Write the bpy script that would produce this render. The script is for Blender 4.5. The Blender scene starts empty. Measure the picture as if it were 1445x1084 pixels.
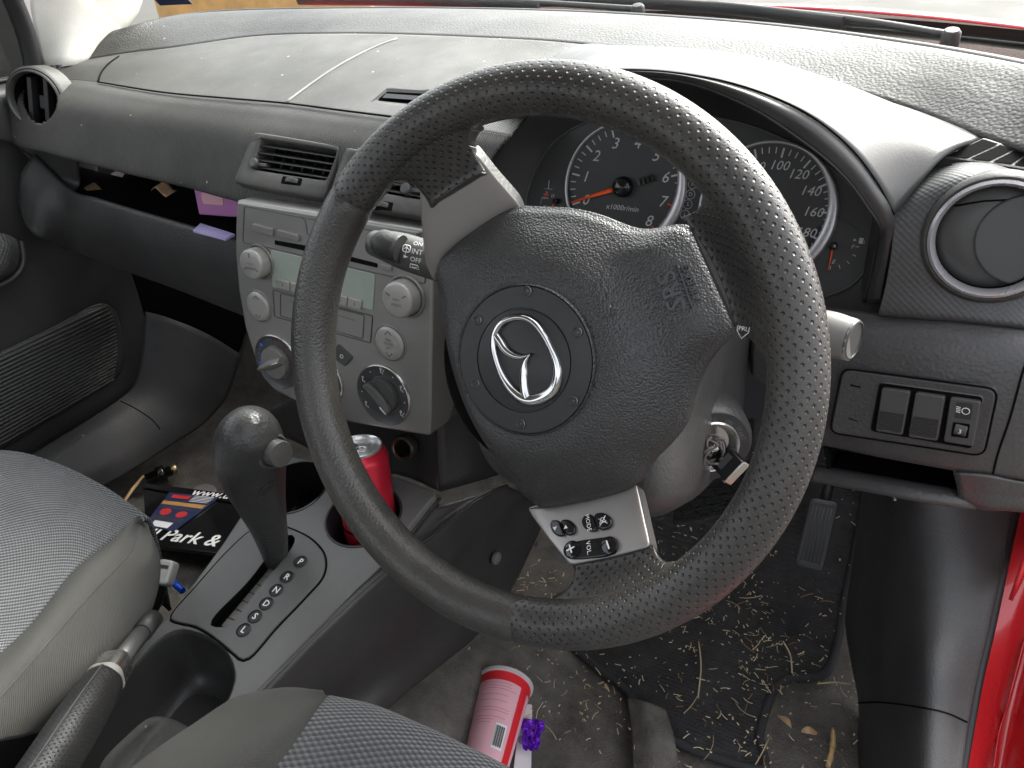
import bpy, bmesh, math, random
from mathutils import Vector, Matrix, noise
from mathutils.bvhtree import BVHTree
random.seed(7)
SC = bpy.context.scene
COL = SC.collection
R = math.radians
# ---------------------------------------------------------------- camera
CW, CH, FPX = 1445.0, 1084.0, 1087.0
CAM = Vector((.57, -.37, .92))
M3 = Matrix(((0.87628479, -0.20604642, -0.43551101),
             (0.47913817, 0.46746362, 0.74290267),
             (-0.05051312, 0.85966426, -0.50835596)))     # columns: right, up, forward of the camera in car space
cd = bpy.data.cameras.new('camera')
cam = bpy.data.objects.new('camera', cd)
COL.objects.link(cam)
rt, up, fw = M3.col[0], M3.col[1], M3.col[2]
cam.matrix_world = Matrix(((rt.x, up.x, -fw.x, CAM.x), (rt.y, up.y, -fw.y, CAM.y), (rt.z, up.z, -fw.z, CAM.z), (0, 0, 0, 1)))
cd.sensor_width = 36; cd.sensor_fit = 'HORIZONTAL'
cd.lens = FPX / CW * 36
cd.clip_start = .01; cd.clip_end = 400
SC.camera = cam
# ---------------------------------------------------------------- sky, sun, exposure
SUN_EL, SUN_AZ = R(43), R(16)        # azimuth measured from +Y (the nose of the car) towards +X (the driver's side)
w = bpy.data.worlds.new('World'); SC.world = w; w.use_nodes = True
nt = w.node_tree; nt.nodes.clear()
sky = nt.nodes.new('ShaderNodeTexSky'); sky.sky_type = 'NISHITA'; sky.sun_disc = False
sky.sun_elevation = SUN_EL; sky.sun_rotation = SUN_AZ
sky.air_density = 1.0; sky.dust_density = 6.0; sky.ozone_density = .6
bg = nt.nodes.new('ShaderNodeBackground'); bg.inputs[1].default_value = .15
hsv = nt.nodes.new('ShaderNodeHueSaturation'); hsv.inputs['Saturation'].default_value = .25
wo = nt.nodes.new('ShaderNodeOutputWorld')
nt.links.new(sky.outputs[0], hsv.inputs['Color']); nt.links.new(hsv.outputs[0], bg.inputs[0]); nt.links.new(bg.outputs[0], wo.inputs[0])
sl = bpy.data.lights.new('sun', 'SUN'); sl.energy = .8; sl.angle = R(18); sl.color = (1, .96, .9)
so = bpy.data.objects.new('sun', sl); COL.objects.link(so)
sdir = Vector((math.sin(SUN_AZ) * math.cos(SUN_EL), math.cos(SUN_AZ) * math.cos(SUN_EL), math.sin(SUN_EL)))
so.rotation_euler = sdir.to_track_quat('Z', 'Y').to_euler(); so.location = (2, 2, 4)
vs = SC.view_settings
vs.view_transform = 'Standard'; vs.look = 'None'; vs.gamma = 1; vs.use_curve_mapping = False
vs.exposure = 2.3
SC.cycles.use_denoising = True
SC.cycles.max_bounces = 8; SC.cycles.transparent_max_bounces = 12
SC.cycles.sample_clamp_indirect = 6

# ---------------------------------------------------------------- photo pixel -> point in the car
def ray(x, y):
    return (M3 @ Vector((x - CW / 2, CH / 2 - y, FPX))).normalized()
def P(x, y, X=None, Y=None, Z=None, D=None):
    v = ray(x, y)
    if X is not None: return CAM + v * ((X - CAM.x) / v.x)
    if Y is not None: return CAM + v * ((Y - CAM.y) / v.y)
    if Z is not None: return CAM + v * ((Z - CAM.z) / v.z)
    return CAM + v * D
def proj(p):
    q = M3.transposed() @ (Vector(p) - CAM); return CW / 2 + FPX * q.x / q.z, CH / 2 - FPX * q.y / q.z
class Frame:                        # a local plane: o origin, ex / ey in it, ez out of it
    def __init__(s, o, ex, ez):
        s.o = Vector(o); s.ez = Vector(ez).normalized(); ex = Vector(ex)
        s.ex = (ex - s.ez * ex.dot(s.ez)).normalized(); s.ey = s.ez.cross(s.ex)
    def m(s):
        e = (s.ex, s.ey, s.ez)
        return Matrix([[e[j][i] for j in range(3)] + [s.o[i]] for i in range(3)] + [[0, 0, 0, 1]])
    def q(s, x, y, w=0):             # pixel -> local (u, v) at height w
        v = ray(x, y); t = (s.o + s.ez * w - CAM).dot(s.ez) / v.dot(s.ez)
        p = CAM + v * t - s.o
        return Vector((p.dot(s.ex), p.dot(s.ey)))
    def g(s, u, v, w=0): return s.o + s.ex * u + s.ey * v + s.ez * w
    def at(s, u, v, w=0, rot=0):     # a frame shifted inside this one
        c, n = math.cos(rot), math.sin(rot)
        return Frame(s.g(u, v, w), s.ex * c + s.ey * n, s.ez)

# ---------------------------------------------------------------- curves
def cr(pts, n, closed=False):
    """Catmull-Rom through pts, n points evenly spaced in arc length."""
    pts = [Vector(p) for p in pts]
    if len(pts) == 2 and not closed:
        return [pts[0].lerp(pts[1], i / (n - 1)) for i in range(n)]
    k = len(pts); dense = []
    segs = k if closed else k - 1
    def g(i):
        if closed: return pts[i % k]
        if i < 0: return pts[0] * 2 - pts[1]
        if i >= k: return pts[-1] * 2 - pts[-2]
        return pts[i]
    for i in range(segs):
        p0, p1, p2, p3 = g(i - 1), g(i), g(i + 1), g(i + 2)
        d1 = max((p1 - p0).length, 1e-6) ** .5; d2 = max((p2 - p1).length, 1e-6) ** .5; d3 = max((p3 - p2).length, 1e-6) ** .5
        m1 = (p1 - p0) / d1 - (p2 - p0) / (d1 + d2) + (p2 - p1) / d2
        m2 = (p2 - p1) / d2 - (p3 - p1) / (d2 + d3) + (p3 - p2) / d3
        m1 *= d2; m2 *= d2
        for j in range(12):
            t = j / 12; t2, t3 = t * t, t * t * t
            dense.append(p1 * (2 * t3 - 3 * t2 + 1) + m1 * (t3 - 2 * t2 + t) + p2 * (-2 * t3 + 3 * t2) + m2 * (t3 - t2))
    dense.append(g(segs) if not closed else dense[0].copy())
    acc = [0]
    for a, b in zip(dense, dense[1:]): acc.append(acc[-1] + (b - a).length)
    out = []; j = 0
    m = n if closed else n - 1
    for i in range(n):
        L = acc[-1] * i / m
        while j < len(acc) - 2 and acc[j + 1] < L: j += 1
        t = (L - acc[j]) / max(acc[j + 1] - acc[j], 1e-9)
        out.append(dense[j].lerp(dense[j + 1], min(max(t, 0), 1)))
    return out
def crv(pts, ts):
    """Catmull-Rom by parameter (one span per point) at the given parameters."""
    k = len(pts); out = []
    for t in ts:
        i = min(int(t), k - 2); f = t - i
        p1, p2 = pts[i], pts[i + 1]
        p0 = pts[i - 1] if i > 0 else p1 * 2 - p2
        p3 = pts[i + 2] if i + 2 < k else p2 * 2 - p1
        out.append(.5 * (2 * p1 + (p2 - p0) * f + (2 * p0 - 5 * p1 + 4 * p2 - p3) * f * f + (3 * p1 - p0 - 3 * p2 + p3) * f ** 3))
    return out
def rrect(w, h, r, n=5, cx=0, cy=0):
    out = []
    for sx, sy, a in ((1, 1, 0), (-1, 1, 90), (-1, -1, 180), (1, -1, 270)):
        for i in range(n + 1):
            t = R(a + 90 * i / n)
            out.append(Vector((cx + sx * (w / 2 - r) + r * math.cos(t), cy + sy * (h / 2 - r) + r * math.sin(t))))
    return out
def circ(r, n=40, cx=0, cy=0, ry=None):
    return [Vector((cx + r * math.cos(2 * math.pi * i / n), cy + (ry or r) * math.sin(2 * math.pi * i / n))) for i in range(n)]
def ccw(o): return list(o) if area2(o) > 0 else list(o)[::-1]
def rquad(pts, r, n=4):
    """Rounded corners on any convex/concave 2-D polygon, always anticlockwise."""
    pts = ccw(pts)
    out = []; k = len(pts)
    for i in range(k):
        p = pts[i]; a = (pts[i - 1] - p); b = (pts[(i + 1) % k] - p)
        ra = min(r, a.length * .45, b.length * .45)
        p1 = p + a.normalized() * ra; p2 = p + b.normalized() * ra
        for j in range(n + 1):
            t = j / n
            out.append(p1 * (1 - t) ** 2 + p * 2 * t * (1 - t) + p2 * t * t)
    return out
def area2(o): return sum(o[i - 1].x * o[i].y - o[i].x * o[i - 1].y for i in range(len(o))) / 2
def inset(o, dst):
    if area2(o) < 0: o = o[::-1]
    k = len(o); out = []
    for i in range(k):
        e1 = (o[i] - o[i - 1]); e2 = (o[(i + 1) % k] - o[i])
        n1 = Vector((-e1.y, e1.x)); n2 = Vector((-e2.y, e2.x))
        if n1.length < 1e-9: n1 = n2
        if n2.length < 1e-9: n2 = n1
        n1.normalize(); n2.normalize()
        m = n1 + n2
        if m.length < 1e-6: m = n1
        m.normalize(); out.append(o[i] + m * (dst / max(m.dot(n1), .5)))
    return out

# ---------------------------------------------------------------- mesh builder
class MB:
    def __init__(s): s.v = []; s.f = []; s.mi = []; s.uv = {}; s.sm = []
    def add(s, vs, fs, mat=0, smooth=True, uvs=None):
        b = len(s.v); s.v += [Vector(p) for p in vs]
        if uvs:
            for i, t in enumerate(uvs): s.uv[b + i] = t
        for f in fs: s.f.append([b + i for i in f]); s.mi.append(mat); s.sm.append(smooth)
        return s
    def grid(s, rows, mat=0, closed_u=False, uvs=None, smooth=True, flip=False):
        n = len(rows[0]); m = len(rows); fs = []
        for j in range(m - 1):
            for i in range(n if closed_u else n - 1):
                a, b = j * n + i, j * n + (i + 1) % n
                q = [a, b, b + n, a + n]
                fs.append(q[::-1] if flip else q)
        return s.add([p for r in rows for p in r], fs, mat, smooth, [t for r in uvs for t in r] if uvs else None)
    def patch(s, rows, nu=48, nv=12, mat=0, lin=False, flip=False, uvw=None):
        rs = [cr(r, nu) for r in rows]
        k = len(rs)
        ts = [(k - 1) * j / (nv * (k - 1)) for j in range(nv * (k - 1) + 1)]
        cols = []
        for i in range(nu):
            c = [r[i] for r in rs]
            if lin: cols.append([c[min(int(t), k - 2)].lerp(c[min(int(t), k - 2) + 1], t - min(int(t), k - 2)) for t in ts])
            else: cols.append(crv(c, ts))
        rows2 = [[cols[i][j] for i in range(nu)] for j in range(len(ts))]
        uvs = None
        if uvw:
            mr = rows2[len(rows2) // 2]; mc = [r[nu // 2] for r in rows2]; au = [0]; av = [0]
            for a, b in zip(mr, mr[1:]): au.append(au[-1] + (b - a).length)
            for a, b in zip(mc, mc[1:]): av.append(av[-1] + (b - a).length)
            uvs = [[(au[i], av[j]) for i in range(nu)] for j in range(len(ts))]
        return s.grid(rows2, mat, flip=flip, uvs=uvs)
    def loft(s, secs, mat=0, cap=True, uvs=None):
        s.grid(secs, mat, closed_u=True, uvs=uvs)
        if cap:
            n = len(secs[0]); b = len(s.v) - n * len(secs)
            s.f.append([b + i for i in range(n)][::-1]); s.mi.append(mat); s.sm.append(False)
            b = len(s.v) - n
            s.f.append([b + i for i in range(n)]); s.mi.append(mat); s.sm.append(False)
        return s
    def tube(s, pts, r, seg=10, mat=0, closed=False, cap=True, flat=None, upv=None):
        """Sweep a circle (or ellipse r x flat, flat along upv) along pts; r may be a list."""
        pts = [Vector(p) for p in pts]; k = len(pts); secs = []
        last = None
        for i, p in enumerate(pts):
            if closed: t = pts[(i + 1) % k] - pts[i - 1]
            else: t = pts[min(i + 1, k - 1)] - pts[max(i - 1, 0)]
            t = t.normalized() if t.length > 1e-9 else Vector((0, 0, 1))
            if upv is not None: a = Vector(upv)
            else: a = last if last is not None else (Vector((0, 0, 1)) if abs(t.z) < .9 else Vector((1, 0, 0)))
            a = a - t * a.dot(t)
            a = a.normalized() if a.length > 1e-6 else t.orthogonal().normalized()
            last = a; b = t.cross(a)
            rr = r[i] if isinstance(r, (list, tuple)) else r
            fl = (flat[i] if isinstance(flat, (list, tuple)) else flat) if flat else rr
            secs.append([p + b * (rr * math.cos(2 * math.pi * j / seg)) + a * (fl * math.sin(2 * math.pi * j / seg)) for j in range(seg)])
        if closed: secs.append(secs[0]); cap = False
        return s.loft(secs, mat, cap)
    def lathe(s, fr, prof, seg=40, mat=0, smooth=True, rot0=0):
        secs = [[fr.g(max(r, 1e-5) * math.cos(rot0 + 2 * math.pi * i / seg), max(r, 1e-5) * math.sin(rot0 + 2 * math.pi * i / seg), h) for i in range(seg)] for r, h in prof]
        st = 0; k = len(prof)
        for i in range(1, k):
            cut_ = i == k - 1
            if not cut_:
                d1 = Vector((prof[i][0] - prof[i - 1][0], prof[i][1] - prof[i - 1][1])); d2 = Vector((prof[i + 1][0] - prof[i][0], prof[i + 1][1] - prof[i][1]))
                cut_ = d1.length > 1e-9 and d2.length > 1e-9 and d1.angle(d2) > R(48)
            if cut_: s.grid(secs[st:i + 1], mat, closed_u=True, smooth=smooth); st = i
        return s
    def ext(s, fr, o, z0, z1, bev=0, mat=0, nb=3, capmat=None, smooth=True):
        """Outline o (2-D, in frame fr) raised from z0 to z1 with a rounded top edge of radius bev."""
        if area2(o) < 0: o = o[::-1]
        n = len(o)
        rings = [(o, z0)]
        if bev > 0:
            for j in range(nb + 1):
                t = j / nb * math.pi / 2
                rings.append((inset(o, bev * (1 - math.cos(t))), z1 - bev + bev * math.sin(t)))
        else: rings.append((o, z1))
        s.grid([[fr.g(p.x, p.y, z) for p in r] for r, z in rings], mat, closed_u=True, smooth=smooth and bev > 0)
        top = rings[-1][0]
        s.add([fr.g(p.x, p.y, z1) for p in top], [list(range(n))], mat if capmat is None else capmat, False)
        return s
    def flat(s, fr, o, z, mat=0):
        if area2(o) < 0: o = o[::-1]
        return s.add([fr.g(p.x, p.y, z) for p in o], [list(range(len(o)))], mat, False)
    def band(s, fr, o1, o2, z1, z2, mat=0, smooth=False):
        return s.grid([[fr.g(p.x, p.y, z1) for p in o1], [fr.g(p.x, p.y, z2) for p in o2]], mat, closed_u=True, smooth=smooth)
    def box(s, fr, cx, cy, sx, sy, z0, z1, bev=.0, mat=0, r=None):
        r = min(sx, sy) * .18 if r is None else r
        return s.ext(fr, rrect(sx, sy, max(r, 1e-5), 3, cx, cy), z0, z1, bev, mat)
    def sheet(s, fn, nu, nv, mat=0):
        return s.grid([[fn(i / (nu - 1), j / (nv - 1)) for i in range(nu)] for j in range(nv)], mat)
    def text(s, txt, fr, size, mat=0, z=.0002, depth=.0, cx=0, cy=0, rot=0, shear=0, sx=1, align='CENTER', bold=0):
        cu = bpy.data.curves.new('t', 'FONT'); cu.body = txt; cu.size = size; cu.shear = shear; cu.extrude = depth
        cu.align_x = align; cu.align_y = 'CENTER'; cu.resolution_u = 2
        if bold: cu.offset = bold
        ob = bpy.data.objects.new('t', cu); COL.objects.link(ob)
        dg = bpy.context.evaluated_depsgraph_get(); me = bpy.data.meshes.new_from_object(ob.evaluated_get(dg))
        c, n = math.cos(rot), math.sin(rot)
        s.add([fr.g(cx + (p.co.x * sx * c - p.co.y * n), cy + (p.co.x * sx * n + p.co.y * c), z + p.co.z) for p in me.vertices], [list(p.vertices) for p in me.polygons], mat, False)
        bpy.data.objects.remove(ob); bpy.data.meshes.remove(me); bpy.data.curves.remove(cu)
        return s
    def hole(s, quad):
        """Drop the faces that lie inside a photo outline: an opening cut for a vent."""
        o = [Vector(p) for p in quad]; keep = []
        for k_, f in enumerate(s.f):
            c = sum((s.v[i] for i in f), Vector((0, 0, 0))) / len(f); x, y = proj(c)
            ins = False
            for i in range(len(o)):
                a, b = o[i - 1], o[i]
                if (a.y > y) != (b.y > y) and x < (b.x - a.x) * (y - a.y) / (b.y - a.y) + a.x: ins = not ins
            if not ins: keep.append(k_)
        s.f = [s.f[k] for k in keep]; s.mi = [s.mi[k] for k in keep]; s.sm = [s.sm[k] for k in keep]; return s
    def bvh(s): return BVHTree.FromPolygons([tuple(p) for p in s.v], s.f)
    def build(s, name, mats, parent=None, solid=0, label=None, fix=False, off=-1, sub=0):
        me = bpy.data.meshes.new(name)
        org = Vector((0, 0, 0))
        if parent is not None:
            q = parent
            while q is not None: org = org + q.location; q = q.parent
        me.from_pydata([tuple(p - org) for p in s.v], [], s.f)
        if not isinstance(mats, (list, tuple)): mats = [mats]
        for m in mats: me.materials.append(m)
        s.mi = [min(i, max(len(mats) - 1, 0)) for i in s.mi]
        me.polygons.foreach_set('material_index', s.mi); me.polygons.foreach_set('use_smooth', s.sm)
        if s.uv:
            ul = me.uv_layers.new(name='UVMap')
            for l in me.loops: ul.data[l.index].uv = s.uv.get(l.vertex_index, (0, 0))
        if fix:
            bm = bmesh.new(); bm.from_mesh(me)
            bmesh.ops.remove_doubles(bm, verts=bm.verts, dist=1e-5)
            bmesh.ops.recalc_face_normals(bm, faces=bm.faces); bm.to_mesh(me); bm.free()
        me.update()
        o = bpy.data.objects.new(name, me); COL.objects.link(o)
        if parent is not None: o.parent = parent
        if solid:
            md = o.modifiers.new('thickness', 'SOLIDIFY'); md.thickness = solid
            k_ = sum((p.normal.dot(CAM - org - p.center) > 0) * p.area for p in me.polygons) / max(sum(p.area for p in me.polygons), 1e-9)
            md.offset = -1 if k_ > .5 else 1
        if sub:
            md = o.modifiers.new('smooth', 'SUBSURF'); md.levels = sub; md.render_levels = sub
        if label: o['label'] = label
        return o
def onto(bv, x, y, lift=.0004):
    h = bv.ray_cast(CAM, ray(x, y))
    if h[0] is None: return None
    n = h[1] if h[1].dot(ray(x, y)) < 0 else -h[1]
    return h[0] + n * lift, n
def onl(bv, pts, n=40):
    out = []
    for p in cr([Vector((a, b)) for a, b in pts], n):
        q = onto(bv, p.x, p.y)
        if q: out.append(q[0])
    return out
def cut(o, mb):
    c = mb.build('cutter', [], None, fix=True)
    md = o.modifiers.new('cut', 'BOOLEAN'); md.object = c; md.operation = 'DIFFERENCE'; md.solver = 'EXACT'
    dg = bpy.context.evaluated_depsgraph_get(); me = bpy.data.meshes.new_from_object(o.evaluated_get(dg))
    o.modifiers.clear(); o.data = me; bpy.data.objects.remove(c)
def thing(name, label, cat, loc, group=None):
    o = bpy.data.objects.new(name, None); COL.objects.link(o); o.location = loc; o.empty_display_size = .03
    o['label'] = label; o['category'] = cat
    if group: o['group'] = group
    return o
def tag(o, label=None, cat=None, group=None, kind=None):
    if label: o['label'] = label
    if cat: o['category'] = cat
    if group: o['group'] = group
    if kind: o['kind'] = kind
    return o

# ---------------------------------------------------------------- materials
def mat(name, col, rough=.5, metal=0, spec=.5, grain=0, gscale=300, gtype='leather', dust=0, dcol=(.42, .39, .33), mott=.12, mscale=9, coat=0, sheen=0, ribs=None, trans=0, emit=None, speck=0):
    m = bpy.data.materials.new(name); m.use_nodes = True
    t = m.node_tree; N = t.nodes; Lk = t.links.new
    b = N['Principled BSDF']
    b.inputs['Roughness'].default_value = rough; b.inputs['Metallic'].default_value = metal
    b.inputs['Specular IOR Level'].default_value = spec
    b.inputs['Coat Weight'].default_value = coat; b.inputs['Coat Roughness'].default_value = .06
    if sheen: b.inputs['Sheen Weight'].default_value = sheen; b.inputs['Sheen Roughness'].default_value = .5
    if trans: b.inputs['Transmission Weight'].default_value = trans
    if emit: b.inputs['Emission Color'].default_value = (*emit[:3], 1); b.inputs['Emission Strength'].default_value = emit[3]
    tc = N.new('ShaderNodeTexCoord')
    base = None
    c4 = (*col, 1)
    b.inputs['Base Color'].default_value = c4
    if mott:
        n = N.new('ShaderNodeTexNoise'); n.inputs['Scale'].default_value = mscale; n.inputs['Detail'].default_value = 6; n.inputs['Roughness'].default_value = .62
        Lk(tc.outputs['Object'], n.inputs['Vector'])
        r = N.new('ShaderNodeMapRange'); r.inputs[1].default_value = .3; r.inputs[2].default_value = .7; r.inputs[3].default_value = 1 - mott; r.inputs[4].default_value = 1 + mott
        Lk(n.outputs[0], r.inputs[0])
        x = N.new('ShaderNodeVectorMath'); x.operation = 'SCALE'; x.inputs[0].default_value = col; Lk(r.outputs[0], x.inputs['Scale'])
        base = x.outputs[0]
        rr = N.new('ShaderNodeMapRange'); rr.inputs[1].default_value = .3; rr.inputs[2].default_value = .7; rr.inputs[3].default_value = max(rough - .09, .02); rr.inputs[4].default_value = min(rough + .09, 1)
        Lk(n.outputs[0], rr.inputs[0]); Lk(rr.outputs[0], b.inputs['Roughness'])
    if dust:
        n1 = N.new('ShaderNodeTexNoise'); n1.inputs['Scale'].default_value = 6; n1.inputs['Detail'].default_value = 8; n1.inputs['Roughness'].default_value = .75
        Lk(tc.outputs['Object'], n1.inputs['Vector'])
        r1 = N.new('ShaderNodeMapRange'); r1.inputs[1].default_value = .42; r1.inputs[2].default_value = .75; r1.inputs[4].default_value = dust
        Lk(n1.outputs[0], r1.inputs[0])
        mx = N.new('ShaderNodeMix'); mx.data_type = 'RGBA'; mx.inputs[6].default_value = c4; mx.inputs[7].default_value = (*dcol, 1)
        if base: Lk(base, mx.inputs[6])
        Lk(r1.outputs[0], mx.inputs[0]); base = mx.outputs[2]
    if speck:
        v = N.new('ShaderNodeTexVoronoi'); v.inputs['Scale'].default_value = 110; Lk(tc.outputs['Object'], v.inputs['Vector'])
        sp = N.new('ShaderNodeSeparateColor'); Lk(v.outputs['Color'], sp.inputs[0])
        th = N.new('ShaderNodeMath'); th.operation = 'GREATER_THAN'; th.inputs[1].default_value = 1 - speck; Lk(sp.outputs[0], th.inputs[0])
        sz = N.new('ShaderNodeMath'); sz.operation = 'MULTIPLY'; sz.inputs[1].default_value = .2; Lk(sp.outputs[1], sz.inputs[0])
        lt = N.new('ShaderNodeMath'); lt.operation = 'LESS_THAN'; Lk(v.outputs['Distance'], lt.inputs[0]); Lk(sz.outputs[0], lt.inputs[1])
        an = N.new('ShaderNodeMath'); an.operation = 'MULTIPLY'; Lk(th.outputs[0], an.inputs[0]); Lk(lt.outputs[0], an.inputs[1])
        an2 = N.new('ShaderNodeMath'); an2.operation = 'MULTIPLY'; an2.inputs[1].default_value = .7; Lk(an.outputs[0], an2.inputs[0])
        mx = N.new('ShaderNodeMix'); mx.data_type = 'RGBA'; mx.inputs[6].default_value = c4; mx.inputs[7].default_value = (.55, .52, .46, 1)
        if base: Lk(base, mx.inputs[6])
        Lk(an2.outputs[0], mx.inputs[0]); base = mx.outputs[2]
    if base: Lk(base, b.inputs['Base Color'])
    h = None
    def bump(src, dist, strength, prev):
        bn = N.new('ShaderNodeBump'); bn.inputs['Distance'].default_value = dist; bn.inputs['Strength'].default_value = strength
        Lk(src, bn.inputs['Height'])
        if prev is not None: Lk(prev, bn.inputs['Normal'])
        return bn.outputs[0]
    if grain:
        if gtype == 'leather':
            v = N.new('ShaderNodeTexVoronoi'); v.feature = 'SMOOTH_F1'; v.inputs['Scale'].default_value = gscale; v.inputs['Smoothness'].default_value = .4
            nn = N.new('ShaderNodeTexNoise'); nn.inputs['Scale'].default_value = gscale * .35
            Lk(tc.outputs['Object'], nn.inputs['Vector'])
            ad = N.new('ShaderNodeVectorMath'); ad.operation = 'MULTIPLY_ADD'; ad.inputs[1].default_value = (.0010, .0010, .0010)
            Lk(nn.outputs['Color'], ad.inputs[0]); Lk(tc.outputs['Object'], ad.inputs[2]); Lk(ad.outputs[0], v.inputs['Vector'])
            iv = N.new('ShaderNodeMath'); iv.operation = 'SUBTRACT'; iv.inputs[0].default_value = 1; Lk(v.outputs['Distance'], iv.inputs[1])
            h = bump(iv.outputs[0], .0007, grain, h)
        else:
            nn = N.new('ShaderNodeTexNoise'); nn.inputs['Scale'].default_value = gscale; nn.inputs['Detail'].default_value = 5
            Lk(tc.outputs['Object'], nn.inputs['Vector'])
            h = bump(nn.outputs[0], .001, grain, h)
    if ribs:
        axis, per, st, kind = ribs
        sx = N.new('ShaderNodeSeparateXYZ'); Lk(tc.outputs['Object'], sx.inputs[0])
        def wave(a, p):
            m1 = N.new('ShaderNodeMath'); m1.operation = 'MULTIPLY'; m1.inputs[1].default_value = 2 * math.pi / p
            if a == 3:
                m0 = N.new('ShaderNodeMath'); m0.operation = 'ADD'; Lk(sx.outputs[1], m0.inputs[0]); Lk(sx.outputs[2], m0.inputs[1]); Lk(m0.outputs[0], m1.inputs[0])
            else: Lk(sx.outputs[a], m1.inputs[0])
            m2 = N.new('ShaderNodeMath'); m2.operation = 'SINE'; Lk(m1.outputs[0], m2.inputs[0]); return m2.outputs[0]
        if kind == 'line': hh = wave(axis, per)
        else:
            m3 = N.new('ShaderNodeMath'); m3.operation = 'MULTIPLY'
            Lk(wave(axis, per), m3.inputs[0]); Lk(wave(3 if axis == 0 else 2, per * (1 if kind == 'dots' else .8)), m3.inputs[1]); hh = m3.outputs[0]
        h = bump(hh, .0011 if kind == 'line' else .0006, st, h)
    if h is not None: Lk(h, b.inputs['Normal'])
    return m
# ---------------------------------------------------------------- material set
M = {}
M['pad'] = mat('grained dash plastic', (.036, .0355, .033), .52, grain=.8, gscale=330, dust=.10, speck=.012)
M['fascia'] = mat('ribbed dash plastic', (.033, .0325, .029), .57, dust=.08, ribs=(0, .0030, .8, 'line'), speck=.03)
M['fascia_plain'] = mat('fine dash plastic', (.040, .039, .036), .52, grain=.3, gscale=500, gtype='noise', dust=.14, speck=.03)
M['hood'] = mat('smooth hood plastic', (.036, .0365, .036), .36, grain=.12, gscale=600, gtype='noise', dust=.05)
M['pod'] = mat('dotted dash plastic', (.048, .048, .049), .48, ribs=(0, .0056, .28, 'dots'), dust=.04)
M['lower'] = mat('lower dash plastic', (.045, .0435, .044), .46, grain=.5, gscale=320, dust=.05, speck=.006)
M['lower_dark'] = mat('glovebox plastic', (.028, .028, .028), .5, grain=.5, gscale=320, dust=.05, speck=.006)
M['dark'] = mat('dark plastic', (.018, .018, .018), .5, grain=.3, gscale=400, dust=.02)
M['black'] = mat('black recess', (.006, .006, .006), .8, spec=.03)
M['gloss_black'] = mat('glossy black plastic', (.008, .008, .009), .12, mott=.05)
M['pillar'] = mat('pale pillar trim', (.5, .49, .45), .6, grain=.3, gscale=500, gtype='noise')
M['silver'] = mat('silver painted plastic', (.255, .25, .238), .36, metal=.5, mott=.03, grain=.05, gscale=900, gtype='noise')
M['silver_dark'] = mat('dull silver plastic', (.21, .205, .19), .4, metal=.4, mott=.04)
M['silver_warm'] = mat('satin silver spoke paint', (.30, .285, .27), .36, metal=.55, mott=.04)
M['chrome'] = mat('chrome', (.50, .50, .50), .08, metal=1, mott=.03)
M['knob'] = mat('pale silver knob plastic', (.32, .31, .29), .36, metal=.3, mott=.04)
M['lcd'] = mat('unlit display', (.29, .33, .29), .2, mott=.06, mscale=25)
M['dial_ring'] = mat('dark grey dial ring', (.055, .055, .056), .4, mott=.05)
M['chrome_dull'] = mat('dull chrome edge', (.5, .49, .47), .25, metal=.9, mott=.03)
M['bezel'] = mat('pale dial bezel', (.42, .41, .42), .3, metal=.5, mott=.03)
M['dialprint'] = mat('pale dial print', (.42, .42, .42), .5, mott=0)
M['padskin2'] = mat('raised airbag lettering', (.035, .035, .036), .35, mott=.05)
M['rivet'] = mat('dull rivet', (.16, .15, .14), .35, metal=.7, mott=.1)
M['stalk_pale'] = mat('worn grey stalk plastic', (.15, .145, .135), .4, mott=.1, dust=.1)
M['cord'] = mat('grey cord', (.10, .085, .08), .8, mott=.2, mscale=200)
M['gate_strip'] = mat('gate slot strip', (.16, .155, .14), .45, mott=.1)
M['leather_knob'] = mat('gear knob leather', (.032, .032, .032), .36, grain=.6, gscale=330, mott=.15)
M['metal_dark'] = mat('dull steel rod', (.10, .10, .10), .35, metal=.5, mott=.1)
M['matcord'] = mat('mat edge cord', (.03, .03, .032), .9, grain=.6, gscale=900, gtype='noise')
M['pink_print'] = mat('dull pink print', (.60, .22, .30), .5, mott=0)
M['door_rib2'] = mat('grey pocket rib', (.062, .062, .060), .5, mott=.1)
M['blue'] = mat('blue print', (.03, .13, .55), .5, mott=0)
M['white'] = mat('white print', (.8, .8, .78), .5, mott=0)
M['grey_print'] = mat('grey print', (.10, .10, .10), .5, mott=0)
M['red_print'] = mat('red print', (.5, .03, .03), .5, mott=0)
M['needle'] = mat('orange needle', (.85, .09, .01), .4, mott=0)
M['dialface'] = mat('dial face', (.022, .022, .0225), .5, mott=.1)
M['cluster'] = mat('instrument surround', (.018, .018, .0185), .4, mott=.1)
M['leather'] = mat('grained wheel leather', (.038, .036, .033), .36, grain=.4, gscale=560, dust=.12, dcol=(.20, .185, .15), mott=.2)
M['padskin'] = mat('grained airbag skin', (.031, .031, .0315), .38, grain=.75, gscale=700, mott=.12, dust=.03)
M['disc'] = mat('badge disc', (.014, .014, .0145), .42, mott=.15, mscale=40)
M['column'] = mat('column shroud plastic', (.045, .044, .043), .42, grain=.35, gscale=380, dust=.06)
M['stalk'] = mat('stalk plastic', (.055, .055, .053), .4, mott=.08)
M['console'] = mat('console plastic', (.130, .131, .127), .40, grain=.25, gscale=520, gtype='noise', dust=.07, speck=.02)
M['gate'] = mat('gate plate plastic', (.105, .106, .103), .42, grain=.2, gscale=520, gtype='noise', dust=.06, speck=.01)
M['tray'] = mat('tray plastic', (.035, .035, .035), .4, grain=.2, gscale=500, dust=.06)
M['console_side'] = mat('console side plastic', (.035, .034, .034), .42, grain=.3, gscale=420, dust=.05)
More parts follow.
